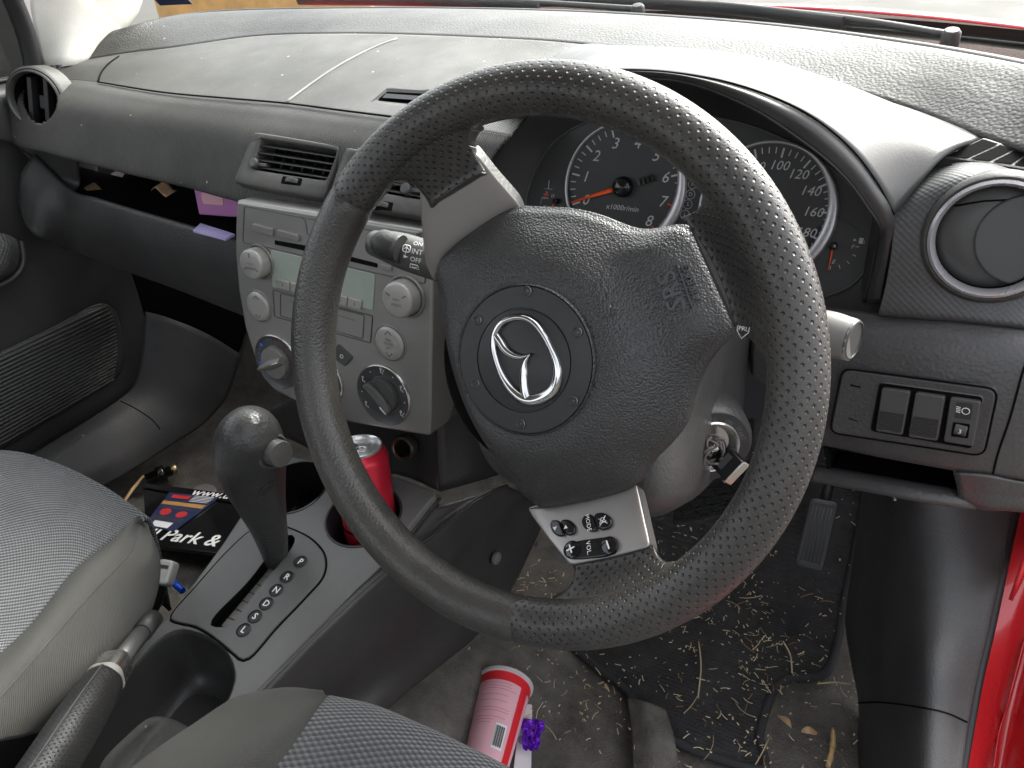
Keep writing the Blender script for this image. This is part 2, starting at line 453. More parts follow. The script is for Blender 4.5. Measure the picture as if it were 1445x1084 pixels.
M['mat_rubber'] = mat('tray mat rubber', (.10, .10, .095), .7, dust=.3, speck=.12)
M['kick'] = mat('kick panel plastic', (.040, .040, .041), .55, grain=.5, gscale=420, dust=.06, speck=.006)
M['door'] = mat('door panel plastic', (.032, .032, .033), .5, grain=.3, gscale=400, dust=.03)
M['door_rib'] = mat('ribbed pocket plastic', (.05, .05, .05), .45, ribs=(2, .0072, 1.0, 'line'))
M['door_weave'] = mat('woven armrest', (.10, .10, .10), .5, ribs=(1, .008, 1.0, 'dots'))
M['weave_dark'] = mat('ribbed switch face', (.03, .03, .03), .5, ribs=(2, .0016, 1.0, 'line'))
M['rubber'] = mat('door seal rubber', (.014, .014, .015), .5)
M['red'] = mat('red car paint', (.58, .022, .028), .28, coat=.8, mott=.04)
M['pedal'] = mat('pedal rubber', (.07, .07, .073), .55, mott=.1)
M['metal'] = mat('bright metal', (.6, .58, .55), .25, metal=1, mott=.05)
M['brass'] = mat('brass ring', (.55, .42, .25), .3, metal=1, mott=.08)
M['can_red'] = mat('red can paint', (.60, .02, .045), .3, metal=.35, mott=.06)
M['can_lid'] = mat('can lid', (.75, .75, .74), .3, metal=.8, mott=.04)
M['paper_pink'] = mat('pink printed card', (.78, .43, .49), .5, mott=.03)
M['paper_red'] = mat('red printed card', (.72, .02, .03), .45, mott=.03)
M['paper_white'] = mat('white card', (.78, .77, .78), .55, mott=.04)
M['clear_rim'] = mat('pale cup rim', (.62, .56, .57), .3, mott=.03)
M['purple'] = mat('purple foil', (.20, .03, .62), .25, metal=.4, mott=.25, mscale=60)
M['lilac'] = mat('lilac card', (.42, .36, .62), .6, mott=.05)
M['pink_box'] = mat('mauve box card', (.50, .20, .45), .5, mott=.1)
M['straw_pale'] = mat('pale straw', (.70, .58, .38), .7, mott=.3, mscale=40)
M['straw_brown'] = mat('brown straw', (.26, .15, .07), .7, mott=.3, mscale=40)
M['straw'] = mat('dry straw', (.52, .42, .26), .7, mott=.3, mscale=40)
M['leaf'] = mat('dry leaf', (.46, .30, .17), .7, mott=.35, mscale=60)
M['wood'] = mat('wood stick', (.55, .36, .18), .6, mott=.2, mscale=60)
M['bluepen'] = mat('blue plastic', (.01, .08, .62), .3, mott=0)
M['buckle'] = mat('pale grey buckle plastic', (.42, .42, .40), .4, mott=.05)
M['concrete'] = mat('concrete', (.048, .045, .039), .85, mott=.3, mscale=1.2, grain=.5, gscale=40, gtype='noise')
M['amber'] = mat('orange timber', (.45, .24, .07), .5, mott=.2, mscale=12)
M['sticker'] = mat('dark label', (.02, .03, .08), .4, mott=.1)

def perforated(pitch=.0068, dust=.14, col=(.034, .032, .030)):
    m = mat('perforated wheel leather', col, .36, grain=.2, gscale=800, dust=dust, dcol=(.22, .20, .16), mott=.2)
    t = m.node_tree; N = t.nodes; L = t.links.new
    uv = N.new('ShaderNodeUVMap'); uv.uv_map = 'UVMap'
    S = 1 / pitch
    def lat(off):
        a = N.new('ShaderNodeVectorMath'); a.operation = 'MULTIPLY_ADD'; a.inputs[1].default_value = (S, S, 0); a.inputs[2].default_value = (off, off, 0)
        L(uv.outputs[0], a.inputs[0])
        f = N.new('ShaderNodeVectorMath'); f.operation = 'FRACTION'; L(a.outputs[0], f.inputs[0])
        s = N.new('ShaderNodeVectorMath'); s.operation = 'SUBTRACT'; s.inputs[1].default_value = (.5, .5, 0); L(f.outputs[0], s.inputs[0])
        l = N.new('ShaderNodeVectorMath'); l.operation = 'LENGTH'; L(s.outputs[0], l.inputs[0]); return l.outputs['Value']
    mn = N.new('ShaderNodeMath'); mn.operation = 'MINIMUM'; L(lat(0), mn.inputs[0]); L(lat(.5), mn.inputs[1])
    mr = N.new('ShaderNodeMapRange'); mr.interpolation_type = 'SMOOTHSTEP'; mr.inputs[1].default_value = .05; mr.inputs[2].default_value = .17; L(mn.outputs[0], mr.inputs[0])
    bn = N.new('ShaderNodeBump'); bn.inputs['Distance'].default_value = .0016; bn.inputs['Strength'].default_value = 1
    L(mr.outputs[0], bn.inputs['Height'])
    b = N['Principled BSDF']
    old = b.inputs['Normal'].links[0].from_socket
    L(old, bn.inputs['Normal']); L(bn.outputs[0], b.inputs['Normal'])
    return m
M['perf'] = perforated()
M['perf_small'] = perforated(.0052, .0, (.008, .008, .008))

def fabric(name, col, col2, per, sheen=.3):
    m = bpy.data.materials.new(name); m.use_nodes = True
    t = m.node_tree; N = t.nodes; L = t.links.new; b = N['Principled BSDF']
    b.inputs['Roughness'].default_value = .85; b.inputs['Sheen Weight'].default_value = sheen
    uv = N.new('ShaderNodeUVMap'); uv.uv_map = 'UVMap'
    sx = N.new('ShaderNodeSeparateXYZ'); L(uv.outputs[0], sx.inputs[0])
    def wv(i, p, ph=None):
        a = N.new('ShaderNodeMath'); a.operation = 'MULTIPLY'; a.inputs[1].default_value = 2 * math.pi / p; L(sx.outputs[i], a.inputs[0])
        s = N.new('ShaderNodeMath'); s.operation = 'SINE'; L(a.outputs[0], s.inputs[0]); return s.outputs[0]
    a1 = wv(0, per); a2 = wv(1, per * .62)
    h = N.new('ShaderNodeMath'); h.operation = 'MULTIPLY'; L(a1, h.inputs[0]); L(a2, h.inputs[1])
    mr = N.new('ShaderNodeMapRange'); mr.inputs[1].default_value = -.6; mr.inputs[2].default_value = .6; L(h.outputs[0], mr.inputs[0])
    mx = N.new('ShaderNodeMix'); mx.data_type = 'RGBA'; mx.inputs[6].default_value = (*col2, 1); mx.inputs[7].default_value = (*col, 1); L(mr.outputs[0], mx.inputs[0])
    tc = N.new('ShaderNodeTexCoord'); n = N.new('ShaderNodeTexNoise'); n.inputs['Scale'].default_value = 14; n.inputs['Detail'].default_value = 7; L(tc.outputs['Object'], n.inputs['Vector'])
    r = N.new('ShaderNodeMapRange'); r.inputs[1].default_value = .3; r.inputs[2].default_value = .7; r.inputs[3].default_value = .78; r.inputs[4].default_value = 1.2; L(n.outputs[0], r.inputs[0])
    vm = N.new('ShaderNodeVectorMath'); vm.operation = 'SCALE'; L(mx.outputs[2], vm.inputs[0]); L(r.outputs[0], vm.inputs['Scale'])
    L(vm.outputs[0], b.inputs['Base Color'])
    bn = N.new('ShaderNodeBump'); bn.inputs['Distance'].default_value = .0012; bn.inputs['Strength'].default_value = .8; L(h.outputs[0], bn.inputs['Height']); L(bn.outputs[0], b.inputs['Normal'])
    return m
M['seat_grey'] = fabric('blue grey waffle seat fabric', (.044, .048, .054), (.017, .0185, .021), .0085)
M['seat_dark'] = fabric('dark grey waffle seat fabric', (.078, .081, .085), (.027, .029, .031), .0095)
M['bolster'] = fabric('worn taupe bolster cloth', (.034, .032, .025), (.025, .0235, .018), .0022, .15)
def carpet(name, col, tan, amt, stripes=0):
    m = mat(name, col, .95, spec=.1, grain=.0, mott=.35, mscale=30)
    t = m.node_tree; N = t.nodes; L = t.links.new; b = N['Principled BSDF']
    tc = N.new('ShaderNodeTexCoord')
    n = N.new('ShaderNodeTexNoise'); n.inputs['Scale'].default_value = 420; n.inputs['Detail'].default_value = 3; L(tc.outputs['Object'], n.inputs['Vector'])
    n2 = N.new('ShaderNodeTexNoise'); n2.inputs['Scale'].default_value = 7; n2.inputs['Detail'].default_value = 6; L(tc.outputs['Object'], n2.inputs['Vector'])
    a = N.new('ShaderNodeMapRange'); a.inputs[1].default_value = .5; a.inputs[2].default_value = .72; a.inputs[4].default_value = amt; L(n.outputs[0], a.inputs[0])
    c = N.new('ShaderNodeMapRange'); c.inputs[1].default_value = .35; c.inputs[2].default_value = .7; c.inputs[3].default_value = .25; L(n2.outputs[0], c.inputs[0])
    f = N.new('ShaderNodeMath'); f.operation = 'MULTIPLY'; L(a.outputs[0], f.inputs[0]); L(c.outputs[0], f.inputs[1])
    mx = N.new('ShaderNodeMix'); mx.data_type = 'RGBA'; L(b.inputs['Base Color'].links[0].from_socket, mx.inputs[6]); mx.inputs[7].default_value = (*tan, 1); L(f.outputs[0], mx.inputs[0])
    L(mx.outputs[2], b.inputs['Base Color'])
    bn = N.new('ShaderNodeBump'); bn.inputs['Distance'].default_value = .003; bn.inputs['Strength'].default_value = .9; L(n.outputs[0], bn.inputs['Height'])
    nrm = bn.outputs[0]
    if stripes:
        sx = N.new('ShaderNodeSeparateXYZ'); L(tc.outputs['Object'], sx.inputs[0])
        k = N.new('ShaderNodeMath'); k.operation = 'MULTIPLY'; k.inputs[1].default_value = 2 * math.pi / stripes; L(sx.outputs[1], k.inputs[0])
        s = N.new('ShaderNodeMath'); s.operation = 'SINE'; L(k.outputs[0], s.inputs[0])
        b2 = N.new('ShaderNodeBump'); b2.inputs['Distance'].default_value = .0015; b2.inputs['Strength'].default_value = .25; L(s.outputs[0], b2.inputs['Height']); L(nrm, b2.inputs['Normal']); nrm = b2.outputs[0]
    L(nrm, b.inputs['Normal'])
    return m
M['carpet'] = carpet('grey car carpet', (.125, .117, .105), (.24, .20, .15), .55)
M['floormat'] = carpet('dark floor mat pile', (.042, .042, .043), (.10, .09, .08), .35, stripes=.006)
def glass():
    m = bpy.data.materials.new('windscreen glass'); m.use_nodes = True
    t = m.node_tree; N = t.nodes; L = t.links.new; N.remove(N['Principled BSDF'])
    tr = N.new('ShaderNodeBsdfTransparent'); tr.inputs[0].default_value = (.9, .93, .91, 1)
    gl = N.new('ShaderNodeBsdfGlossy'); gl.inputs['Roughness'].default_value = .01
    fr = N.new('ShaderNodeFresnel'); fr.inputs[0].default_value = 1.3
    mx = N.new('ShaderNodeMixShader'); L(fr.outputs[0], mx.inputs[0]); L(tr.outputs[0], mx.inputs[1]); L(gl.outputs[0], mx.inputs[2])
    L(mx.outputs[0], N['Material Output'].inputs[0]); return m
M['glass'] = glass()
M['glass_dark'] = glass()
for n_ in M['glass_dark'].node_tree.nodes:
    if n_.type == 'BSDF_TRANSPARENT': n_.inputs[0].default_value = (.07, .075, .075, 1)
# ================================================================ SETTING AND BODY
g = MB(); g.sheet(lambda u, v: Vector((-60 + 120 * u, -20 + 140 * v, -.32)), 2, 2)
tag(g.build('ground', M['concrete']), kind='structure')
# cracks in the concrete: thin dark gaps
k = MB()
for (x0, y0, x1, y1) in ((3.5, 5, 8, 14), (1, 9, 12, 10.5), (8, 6, 15, 13), (-8, 11, 1, 9)):
    pts = []
    for i in range(25):
        t = i / 24; pts.append(Vector((x0 + (x1 - x0) * t + random.uniform(-.12, .12), y0 + (y1 - y0) * t + random.uniform(-.1, .1), -.318)))
    k.tube(pts, [.02 + .02 * random.random() for _ in pts], 5, flat=.004, upv=(0, 0, 1))
tag(k.build('ground_cracks', mat('crack dirt', (.018, .016, .013), .9)), kind='structure')

# carpet: driver well, passenger well, rising at the firewall
c = MB()
def hump(x, y):
    t = min(max((.27 - x) / .14, 0), 1)
    return t * t * (3 - 2 * t) * min(max(.13 - .25 * max(y - .05, 0), .02), .13) if x > 0 else 0
def floor_z(x, y):
    z = hump(x, y)
    if y > .58: z += (y - .58) * 1.1
    if x < -.02: z += .045
    return z
c.sheet(lambda u, v: Vector((-.74 + 1.475 * u, -.75 + 1.75 * v, floor_z(-.74 + 1.475 * u, -.75 + 1.75 * v) + .004 * noise.noise(Vector((u * 12, v * 14, 3))))), 80, 80)
tag(c.build('floor_carpet', M['carpet'], solid=.01), kind='structure')

# ---------------------------------------------------------------- car body
body = thing('car_body', 'red painted car bodywork around the open doorway, bonnet and pale windscreen pillar', 'car body', (0, .3, 0))
b = MB()    # driver sill: red, outside the black seal
b.patch([[P(1462, 560, X=.722), P(1458, 620, X=.722), P(1440, 690, X=.722), P(1430, 735, X=.722), P(1412, 820, X=.722), P(1397, 890, X=.722), P(1382, 955, X=.722), P(1370, 1018, X=.722), P(1352, 1120, X=.722), Vector((.722, -.8, .2))],
         [P(1500, 560, X=.742), P(1494, 640, X=.742), P(1476, 700, X=.742), P(1458, 760, X=.742), P(1436, 850, X=.742), P(1420, 915, X=.742), P(1402, 985, X=.742), P(1390, 1045, X=.742), P(1376, 1140, X=.742), Vector((.742, -.8, .195))],
         [P(1560, 560, X=.77), P(1545, 660, X=.77), P(1515, 740, X=.77), P(1490, 820, X=.77), P(1465, 900, X=.77), P(1445, 970, X=.77), P(1428, 1040, X=.77), P(1415, 1100, X=.77), P(1400, 1180, X=.77), Vector((.77, -.8, .16))],
         [P(1640, 560, X=.80), P(1610, 680, X=.80), P(1580, 780, X=.80), P(1560, 880, X=.80), P(1530, 980, X=.80), P(1510, 1060, X=.80), P(1490, 1130, X=.80), P(1480, 1200, X=.80), P(1460, 1280, X=.80), Vector((.80, -.8, .02))]], 60, 10)
b.build('sill', M['red'], body, solid=.002, label='glossy red door sill')
b = MB(); b.tube(cr([P(1446, 905, X=.758), P(1425, 985, X=.758), P(1412, 1030, X=.758), P(1404, 1084, X=.758)], 20), .004, 8, flat=.0015, upv=(1, 0, 1)); b.build('sill_joint', M['red'], body)
# inner side walls under the waistline
for sx in (-1, 1):
    b = MB(); b.grid([[Vector((sx * .775, y, z)) for y in (-.9, -.2, .4, .8, 1.05)] for z in (-.15, .2, .5, .75)]) if sx < 0 else b.grid([[Vector((.74, y, z)) for y in (.55, .8, 1.05)] for z in (-.15, .2, .5, .72)])
    b.build('inner_side', M['black'], body, solid=.004)
b = MB()
b.patch([[Vector((.80, .50, .0)), Vector((.85, .60, .30)), Vector((.86, .60, .55)), Vector((.86, .62, .82))],
         [Vector((.84, .85, .0)), Vector((.87, .85, .30)), Vector((.88, .85, .55)), Vector((.86, .85, .80))],
         [Vector((.84, 1.7, .0)), Vector((.86, 1.7, .30)), Vector((.84, 1.7, .5)), Vector((.75, 1.7, .62))]], 20, 8)
b.build('wing', M['red'], body, solid=.002)
# bonnet
b = MB()
def bon(u, v):
    x = -.80 + 1.60 * u; e = (abs(x) / .8)
    y0 = 1.02 - .30 * e ** 2
    y = y0 + (1.95 - .25 * e ** 2 - y0) * v
    return Vector((x, y, .795 - .03 * e ** 3 - .05 * v - .16 * v ** 2.2))
b.sheet(bon, 40, 20)
b.build('bonnet', M['red'], body, solid=.003, label='glossy red bonnet')
b = MB()
def cowl(u, v):
    x = -.78 + 1.56 * u; e = abs(x) / .8
    return Vector((x, .93 - .27 * e ** 2 + .12 * v, .785 - .02 * e ** 3 - .012 * math.sin(v * 3.1)))
b.sheet(cowl, 40, 6)
b.build('cowl', M['rubber'], body, solid=.003)
# windscreen: black frit edge and pane
top_edge = [P(166, 43, X=-.69), P(199, 33, X=-.665), P(276, 19, Z=.818), P(480, 12.5, Z=.818), P(700, 14, Z=.812), P(900, 22, Z=.81), P(1100, 38, Z=.806), P(1300, 65, Z=.802), P(1444, 91, Z=.80), P(1500, 104, Z=.80)]
we = cr(top_edge, 40)
b = MB(); rows = []
for t in (0, .02): rows.append([p + Vector((0, .012 - .018 * t, -.004 + .01 * t)) for p in we])
roofe = [Vector((p.x * .84, .12 - .10 * (p.x / .7) ** 2, 1.24)) for p in we]
pane = MB(); rows = []
for j in range(12):
    t = j / 11; rows.append([(p + Vector((0, .010, -.006))).lerp(q, t) + Vector((0, .03, .03)) * math.sin(math.pi * t) for p, q in zip(we, roofe)])
pane.grid(rows); pane.build('windscreen', M['glass'], body)
b = MB(); b.tube([p + Vector((0, .012, -.004)) for p in we], .006, 8); b.build('windscreen_seal', M['rubber'], body)
# roof skin and headliner
b = MB()
b.grid([[Vector((p.x + .0, p.y, p.z)) for p in roofe]] + [[Vector((-.60 + 1.20 * i / 39, -.25 - .45 * j, 1.275 - .02 * ((i - 19.5) / 20) ** 2)) for i in range(40)] for j in range(4)])
b.build('roof', M['pillar'], body, solid=.02)
# passenger pillar trim, pale, from the dash corner up to the roof
b = MB()
pl = [Vector((-.655, .02, 1.23)), P(28, -70, X=-.738), P(44, 20, X=-.735), P(56, 70, X=-.728), P(64, 100, X=-.72)]
pr = [Vector((-.59, .14, 1.23)), P(178, -70, X=-.685), P(197, -4, X=-.70), P(178, 38, X=-.695), P(122, 90, X=-.685)]
pm = [a.lerp(c, .5) + Vector((.016, -.012, .004)) for a, c in zip(cr(pl, 30), cr(pr, 30))]
pb = [p + Vector((-.05, .035, 0)) for p in pr]
b.patch([cr(pl, 30), pm, cr(pr, 30), cr(pb, 30)], 40, 10)
b.build('pillar_trim', M['pillar'], body, solid=.002, label='pale windscreen pillar trim')
b = MB()
b.patch([[Vector((.70, .46, .80)), Vector((.66, .30, .98)), Vector((.60, .10, 1.22))], [Vector((.745, .50, .78)), Vector((.70, .33, .98)), Vector((.64, .12, 1.23))], [Vector((.79, .60, .76)), Vector((.74, .40, .98)), Vector((.67, .16, 1.24))]], 16, 6)
b.build('screen_pillar', M['red'], body, solid=.02)
b = MB(); b.patch([[Vector((.722, .36, .30)), Vector((.722, .40, .55)), Vector((.722, .44, .80))], [Vector((.76, .50, .30)), Vector((.765, .52, .55)), Vector((.77, .55, .79))], [Vector((.80, .62, .28)), Vector((.82, .64, .55)), Vector((.82, .66, .78))]], 16, 6)
b.build('hinge_pillar', M['red'], body, solid=.004)
# ================================================================ DASHBOARD
dash = thing('dashboard', 'dusty dark grey dashboard with ribbed fascia, round end vents and open glove shelf', 'dashboard', (0, .4, .6))
rowT = top_edge
rowA = [P(123, 84, X=-.685), P(180, 75, Z=.778), P(239, 68, Z=.783), P(352, 52, Z=.792), P(480, 47.5, Z=.799), P(580, 49, Z=.80), P(680, 53, Z=.80), P(760, 57, Z=.799), P(827, 63, Z=.796), P(900, 73, Z=.793), P(960, 81, Z=.79), P(1047, 89, Z=.787), P(1110, 102, Z=.782), P(1175, 120, Z=.776), P(1240, 139, Z=.77), P(1296, 157, Z=.765), P(1387, 193, Z=.758), P(1444, 213, Z=.754), P(1500, 232, Z=.75)]
mid = [a.lerp(b, .5) + Vector((0, 0, .006)) for a, b in zip(cr(rowT, 40), cr(rowA, 40))]
b = MB(); b.patch([[p + Vector((0, .03, -.03)) for p in rowT], rowT, mid, [p for p in rowA]], 110, 8)
b.build('top_pad', M['pad'], dash, solid=.004)
# fascia, passenger side to the binnacle
A = [P(62, 93, X=-.70), P(112, 89, X=-.682)] + rowA[:9]
B = [P(16, 132, X=-.725), P(60, 112, X=-.70), P(100, 113, X=-.655), P(138, 116, Z=.752), P(232, 131, Z=.75), P(320, 139, Z=.75), P(402, 146, Z=.75), P(480, 156, Z=.75), P(551, 165, Z=.75), P(640, 178, Z=.752), P(720, 192, Z=.752)]
Cc = [P(5, 176, X=-.735), P(14, 194, X=-.72), P(66, 210, Z=.68), P(115, 223, Z=.675), P(166, 236, Z=.67), P(266, 259, Z=.66), P(332, 276, Z=.66), P(400, 285, Z=.66), P(455, 292, Z=.66), P(560, 312, Z=.655), P(660, 333, Z=.65)]
nA = 90
A_, B_, C_ = cr(A, nA), cr(B, nA), cr(Cc, nA)
mAB = [a.lerp(b, .5) + Vector((0, .0, .004)) for a, b in zip(A_, B_)]
mBC = [a.lerp(b, .5) + Vector((0, -.015, .010)) for a, b in zip(B_, C_)]
mB2 = [a.lerp(b, .2) + Vector((0, -.008, .008)) for a, b in zip(B_, C_)]
lip = [p + Vector((0, .012, -.008)) for p in C_]
lip2 = [p + Vector((0, .05, -.004)) for p in C_]
fa = MB(); fa.patch([A_, mAB, B_], 220, 24)
ff = MB(); ff.patch([B_, mB2, mBC, C_, lip, lip2], 260, 20)
bfa, bff = fa.bvh(), ff.bvh()
def ell(cx_, cy_, a, b_): return [(cx_ + a * math.cos(2 * math.pi * i / 40), cy_ + b_ * math.sin(2 * math.pi * i / 40)) for i in range(40)]
VQ = (((360, 187), (484, 208), (458, 281), (331, 258)), ((489, 209), (622, 232), (606, 309), (464, 282)))
def shrink(q, k):
    c = Vector((sum(p[0] for p in q) / len(q), sum(p[1] for p in q) / len(q))); return [(c.x + (p[0] - c.x) * k, c.y + (p[1] - c.y) * k) for p in q]
for q_ in VQ: ff.hole(shrink(q_, .93))
for m_ in (fa, ff): m_.hole(ell(56, 138, 25, 36)); m_.hole(shrink(((524, 144), (545, 126), (612, 129), (600, 152)), .9))
fa.build('airbag_cover', M['fascia'], dash, solid=.003); ff.build('fascia', M['fascia'], dash, solid=.003)
def gap(pts, r=.0011, name='panel_gap', m='black', bev=6):
    t = MB(); t.tube(pts, r, bev); return t.build(name, M[m], dash)
gap([p + Vector((0, 0, .0003)) for p in cr([P(138, 116, Z=.753), P(232, 131, Z=.751), P(320, 139, Z=.751), P(402, 146, Z=.751), P(480, 156, Z=.751), P(551, 165, Z=.751), P(640, 178, Z=.753)], 60)])
gap(onl(bfa, [(139, 115), (142, 105), (152, 92), (168, 80)], 14), .0014)
t = MB(); t.tube(onl(bfa, [(402, 146), (440, 118), (480, 92), (520, 71), (560, 55)], 24), .0022, 6, flat=.0014)
t.build('panel_edge_glint', M['stalk_pale'], dash)  # raised panel edge; light caught along it is put into the pale colour
# clock slot in the middle of the top
cf = Frame(onto(bfa, 563, 137)[0], (1, 0, 0), (0, -.42, .9))
t = MB()
o = ccw([cf.q(*p) for p in ((524, 144), (545, 126), (612, 129), (600, 152))])
t.band(cf, o, inset(o, .004), .0008, -.0005, 0); t.band(cf, inset(o, .004), inset(o, .006), -.0005, -.012, 1)
t.flat(cf, inset(o, .006), -.0118, 1)
i2 = inset(o, .004)
t.band(cf, o, o, -.004, .0008, 0)
t.build('clock_slot', [M['fascia_plain'], M['black']], dash)
t = MB(); o2 = [cf.q(*p) for p in ((545, 133), (600, 137), (598, 143), (540, 139))]
t.flat(cf, o2, .001); t.build('clock_window', M['gloss_black'], dash)
# demister slots at the two ends
def demist(name, quad, n, bv):
    t = MB()
    def pt(u, v):
        a = Vector(quad[0]).lerp(Vector(quad[1]), u); b2 = Vector(quad[3]).lerp(Vector(quad[2]), u); p = a.lerp(b2, v)
        q = onto(bv, p.x, p.y, .0012); return q[0] if q else None
    g2 = [[pt(i / 12, j / 2) for i in range(13)] for j in range(3)]
    if any(p is None for r in g2 for p in r): return
    t.grid(g2, 0, smooth=False)
    for i in range(n + 1):
        a, b2 = pt(i / n, 0), pt(i / n, 1)
        t.tube([a + Vector((0, 0, .001)), b2 + Vector((0, 0, .001))], .0035, 6, 1, flat=.002, upv=(0, 0, 1))
    t.build(name, [M['black'], M['fascia_plain']], dash)
demist('demister_vent', [(116, 92), (137, 80), (162, 80), (150, 93)], 4, bfa)
# ---- passenger end vent
def round_vent(name, c, nrm, exv, r, kind):
    fr = Frame(c, exv, nrm)
    t = MB(); t.lathe(fr, [(r * 1.16, -.03 if kind == 'p' else -.016), (r * 1.14, -.006), (r * 1.14, .001), (r * 1.07, .004), (r * 1.02, .003)], 56)
    v = t.build(name, M['fascia_plain'], dash)
    t = MB(); t.lathe(fr, [(r * 1.03, .002), (r * 1.02, .006), (r * .97, .0075), (r * .92, .005), (r * .90, -.004)], 56)
    t.build('ring', M['bezel'] if kind == 'driver' else M['stalk'], v)
    t = MB(); t.lathe(fr, [(r * .905, -.003), (r * .9, -.03), (.0001, -.032)], 48); t.build('vent_well', M['black'], v)
    return fr, v
fr, v = round_vent('round_vent', P(55.5, 138, X=-.668) + Vector((.004, -.008, -.001)), (.40, -.90, .13), (1, .4, 0), .0415, 'p')
for k, dx in enumerate((-.013, .013)):
    t = MB(); tl = fr.at(dx, 0, -.008, R(-12))
    h = math.sqrt(.036 ** 2 - .013 ** 2)
    t.box(tl, 0, 0, .007, h * 1.96, -.012, .004, .001); t.build('vane', M['dark'], v)
t = MB(); t.box(fr.at(0, -.004, -.02, R(-12)), .004, 0, .012, .02, -.004, .012, .002); t.build('tab', M['dark'], v)
# ---- open shelf over the glovebox
G = [P(46, 222, X=-.69), P(70, 248, X=-.655), P(100, 274, X=-.60), P(135, 285, Y=.292), P(174, 297, Y=.29), P(249, 319, Y=.29), P(330, 342, Y=.292), P(420, 362, Y=.292)]
G_ = cr(G, 60)
back = [Vector((-.70 + .95 * i / 59, .47, .625)) for i in range(60)]
s = MB()
s.grid([G_, [p + Vector((0, .01, -.006)) for p in G_], [p + Vector((.0, .03, -.012)) for p in G_], [Vector((p.x * .97, .46, .585)) for p in G_], [Vector((p.x * .97, .49, .61)) for p in G_], [Vector((p.x * .97, .49, .70)) for p in G_]])
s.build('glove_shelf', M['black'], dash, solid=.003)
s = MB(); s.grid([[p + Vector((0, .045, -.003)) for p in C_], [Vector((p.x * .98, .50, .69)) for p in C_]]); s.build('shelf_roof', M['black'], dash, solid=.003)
Lw = [P(36, 292, X=-.70), P(46, 322, X=-.68), P(62, 335, X=-.66), P(100, 351, Y=.33), P(140, 365, Y=.325), P(187, 383, Y=.32), P(262, 410, Y=.315), P(340, 441, Y=.31), P(420, 470, Y=.31)]
L_ = cr(Lw, 60)
m1 = [a.lerp(b, .35) + Vector((0, -.012, .002)) for a, b in zip(G_, L_)]
m2 = [a.lerp(b, .8) + Vector((0, -.010, 0)) for a, b in zip(G_, L_)]
s = MB(); s.patch([[p + Vector((0, .006, 0)) for p in G_], G_, m1, m2, L_, [p + Vector((0, .05, -.012)) for p in L_], [p + Vector((0, .25, .03)) for p in L_]], 70, 8)
s.build('glovebox_lid', M['lower_dark'], dash, solid=.003)
bgl = s.bvh()
gap(onl(bgl, [(190, 313), (260, 335), (330, 356)], 20), .0007)
s = MB(); s.patch([[P(14, 190, X=-.73), P(40, 205, X=-.705), P(66, 214, X=-.66), P(108, 226, X=-.585)], [P(25, 205, X=-.72), P(45, 222, X=-.70), P(72, 240, X=-.665), P(112, 258, X=-.61)], [P(44, 221, X=-.70), P(60, 237, X=-.68), P(80, 256, X=-.65), P(102, 275, X=-.602)]], 20, 8)
s.build('shelf_cheek', M['lower_dark'], dash, solid=.003)
# ---- binnacle hood
H0 = [P(826, 63, Z=.797), P(900, 73, Z=.794), P(960, 81, Z=.791), P(1047, 89, Z=.788), P(1110, 102, Z=.783), P(1175, 120, Z=.777), P(1240, 139, Z=.771), P(1296, 157, Z=.766), P(1340, 174, Z=.762), P(1387, 194, Z=.757)]
H0 = [P(690, 170, Y=.44), P(745, 115, Y=.49), P(790, 85, Y=.53)] + H0
H1 = [P(679, 212, Y=.345), P(700, 180, Y=.335), P(735, 146, Y=.315), P(780, 117, Y=.29), P(830, 102, Y=.27), P(877, 99, Y=.26), P(938, 101.5, Y=.255), P(1021, 115, Y=.25), P(1091, 137.5, Y=.25), P(1146, 165, Y=.25), P(1200, 209, Y=.255), P(1238, 258, Y=.258), P(1262, 303, Y=.262)]
mh = [a.lerp(b, .5) + Vector((0, 0, .014)) for a, b in zip(cr(H0, 60), cr(H1, 60))]
hd = MB(); hd.patch([cr(H0, 60), mh, cr(H1, 60)], 90, 10); hd.build('binnacle_hood', M['hood'], dash, solid=.003)
H1b = H1 + [P(1258, 340, Y=.27), P(1250, 385, Y=.275), P(1242, 428, Y=.28)]
H2 = [P(681, 215, Y=.348), P(706, 184, Y=.338), P(742, 151, Y=.318), P(790, 124, Y=.293), P(840, 112, Y=.275), P(890, 109, Y=.262), P(966, 114, Y=.25), P(1061, 151, Y=.244), P(1128, 194, Y=.245), P(1172, 228, Y=.247), P(1205, 262, Y=.25), P(1228, 295, Y=.254), P(1243, 317, Y=.258), P(1238, 350, Y=.28), P(1230, 390, Y=.285), P(1221, 428, Y=.29)]
h1, h2 = cr(H1b, 80), cr(H2, 80)
ctr = Vector((.36, 0, .70))
h3 = [(p.lerp(Vector((ctr.x, p.y, ctr.z)), .035) + Vector((0, .03, 0))) for p in h2]
h4 = [(p.lerp(Vector((ctr.x, p.y, ctr.z)), .07) + Vector((0, .085, 0))) for p in h2]
hl = MB(); hl.patch([[p + Vector((0, .0, -.0006)) for p in h1], [a.lerp(c, .5) + Vector((0, -.004, .002)) for a, c in zip(h1, h2)], h2], 90, 6); hl.build('hood_lip', M['hood'], dash, solid=.002)
hl = MB(); hl.patch([h2, h3, h4], 90, 6); hl.build('hood_liner', M['dark'], dash, solid=.002)
gap([p + Vector((0, -.0006, .0004)) for p in cr(H1[4:], 60)], .0006)
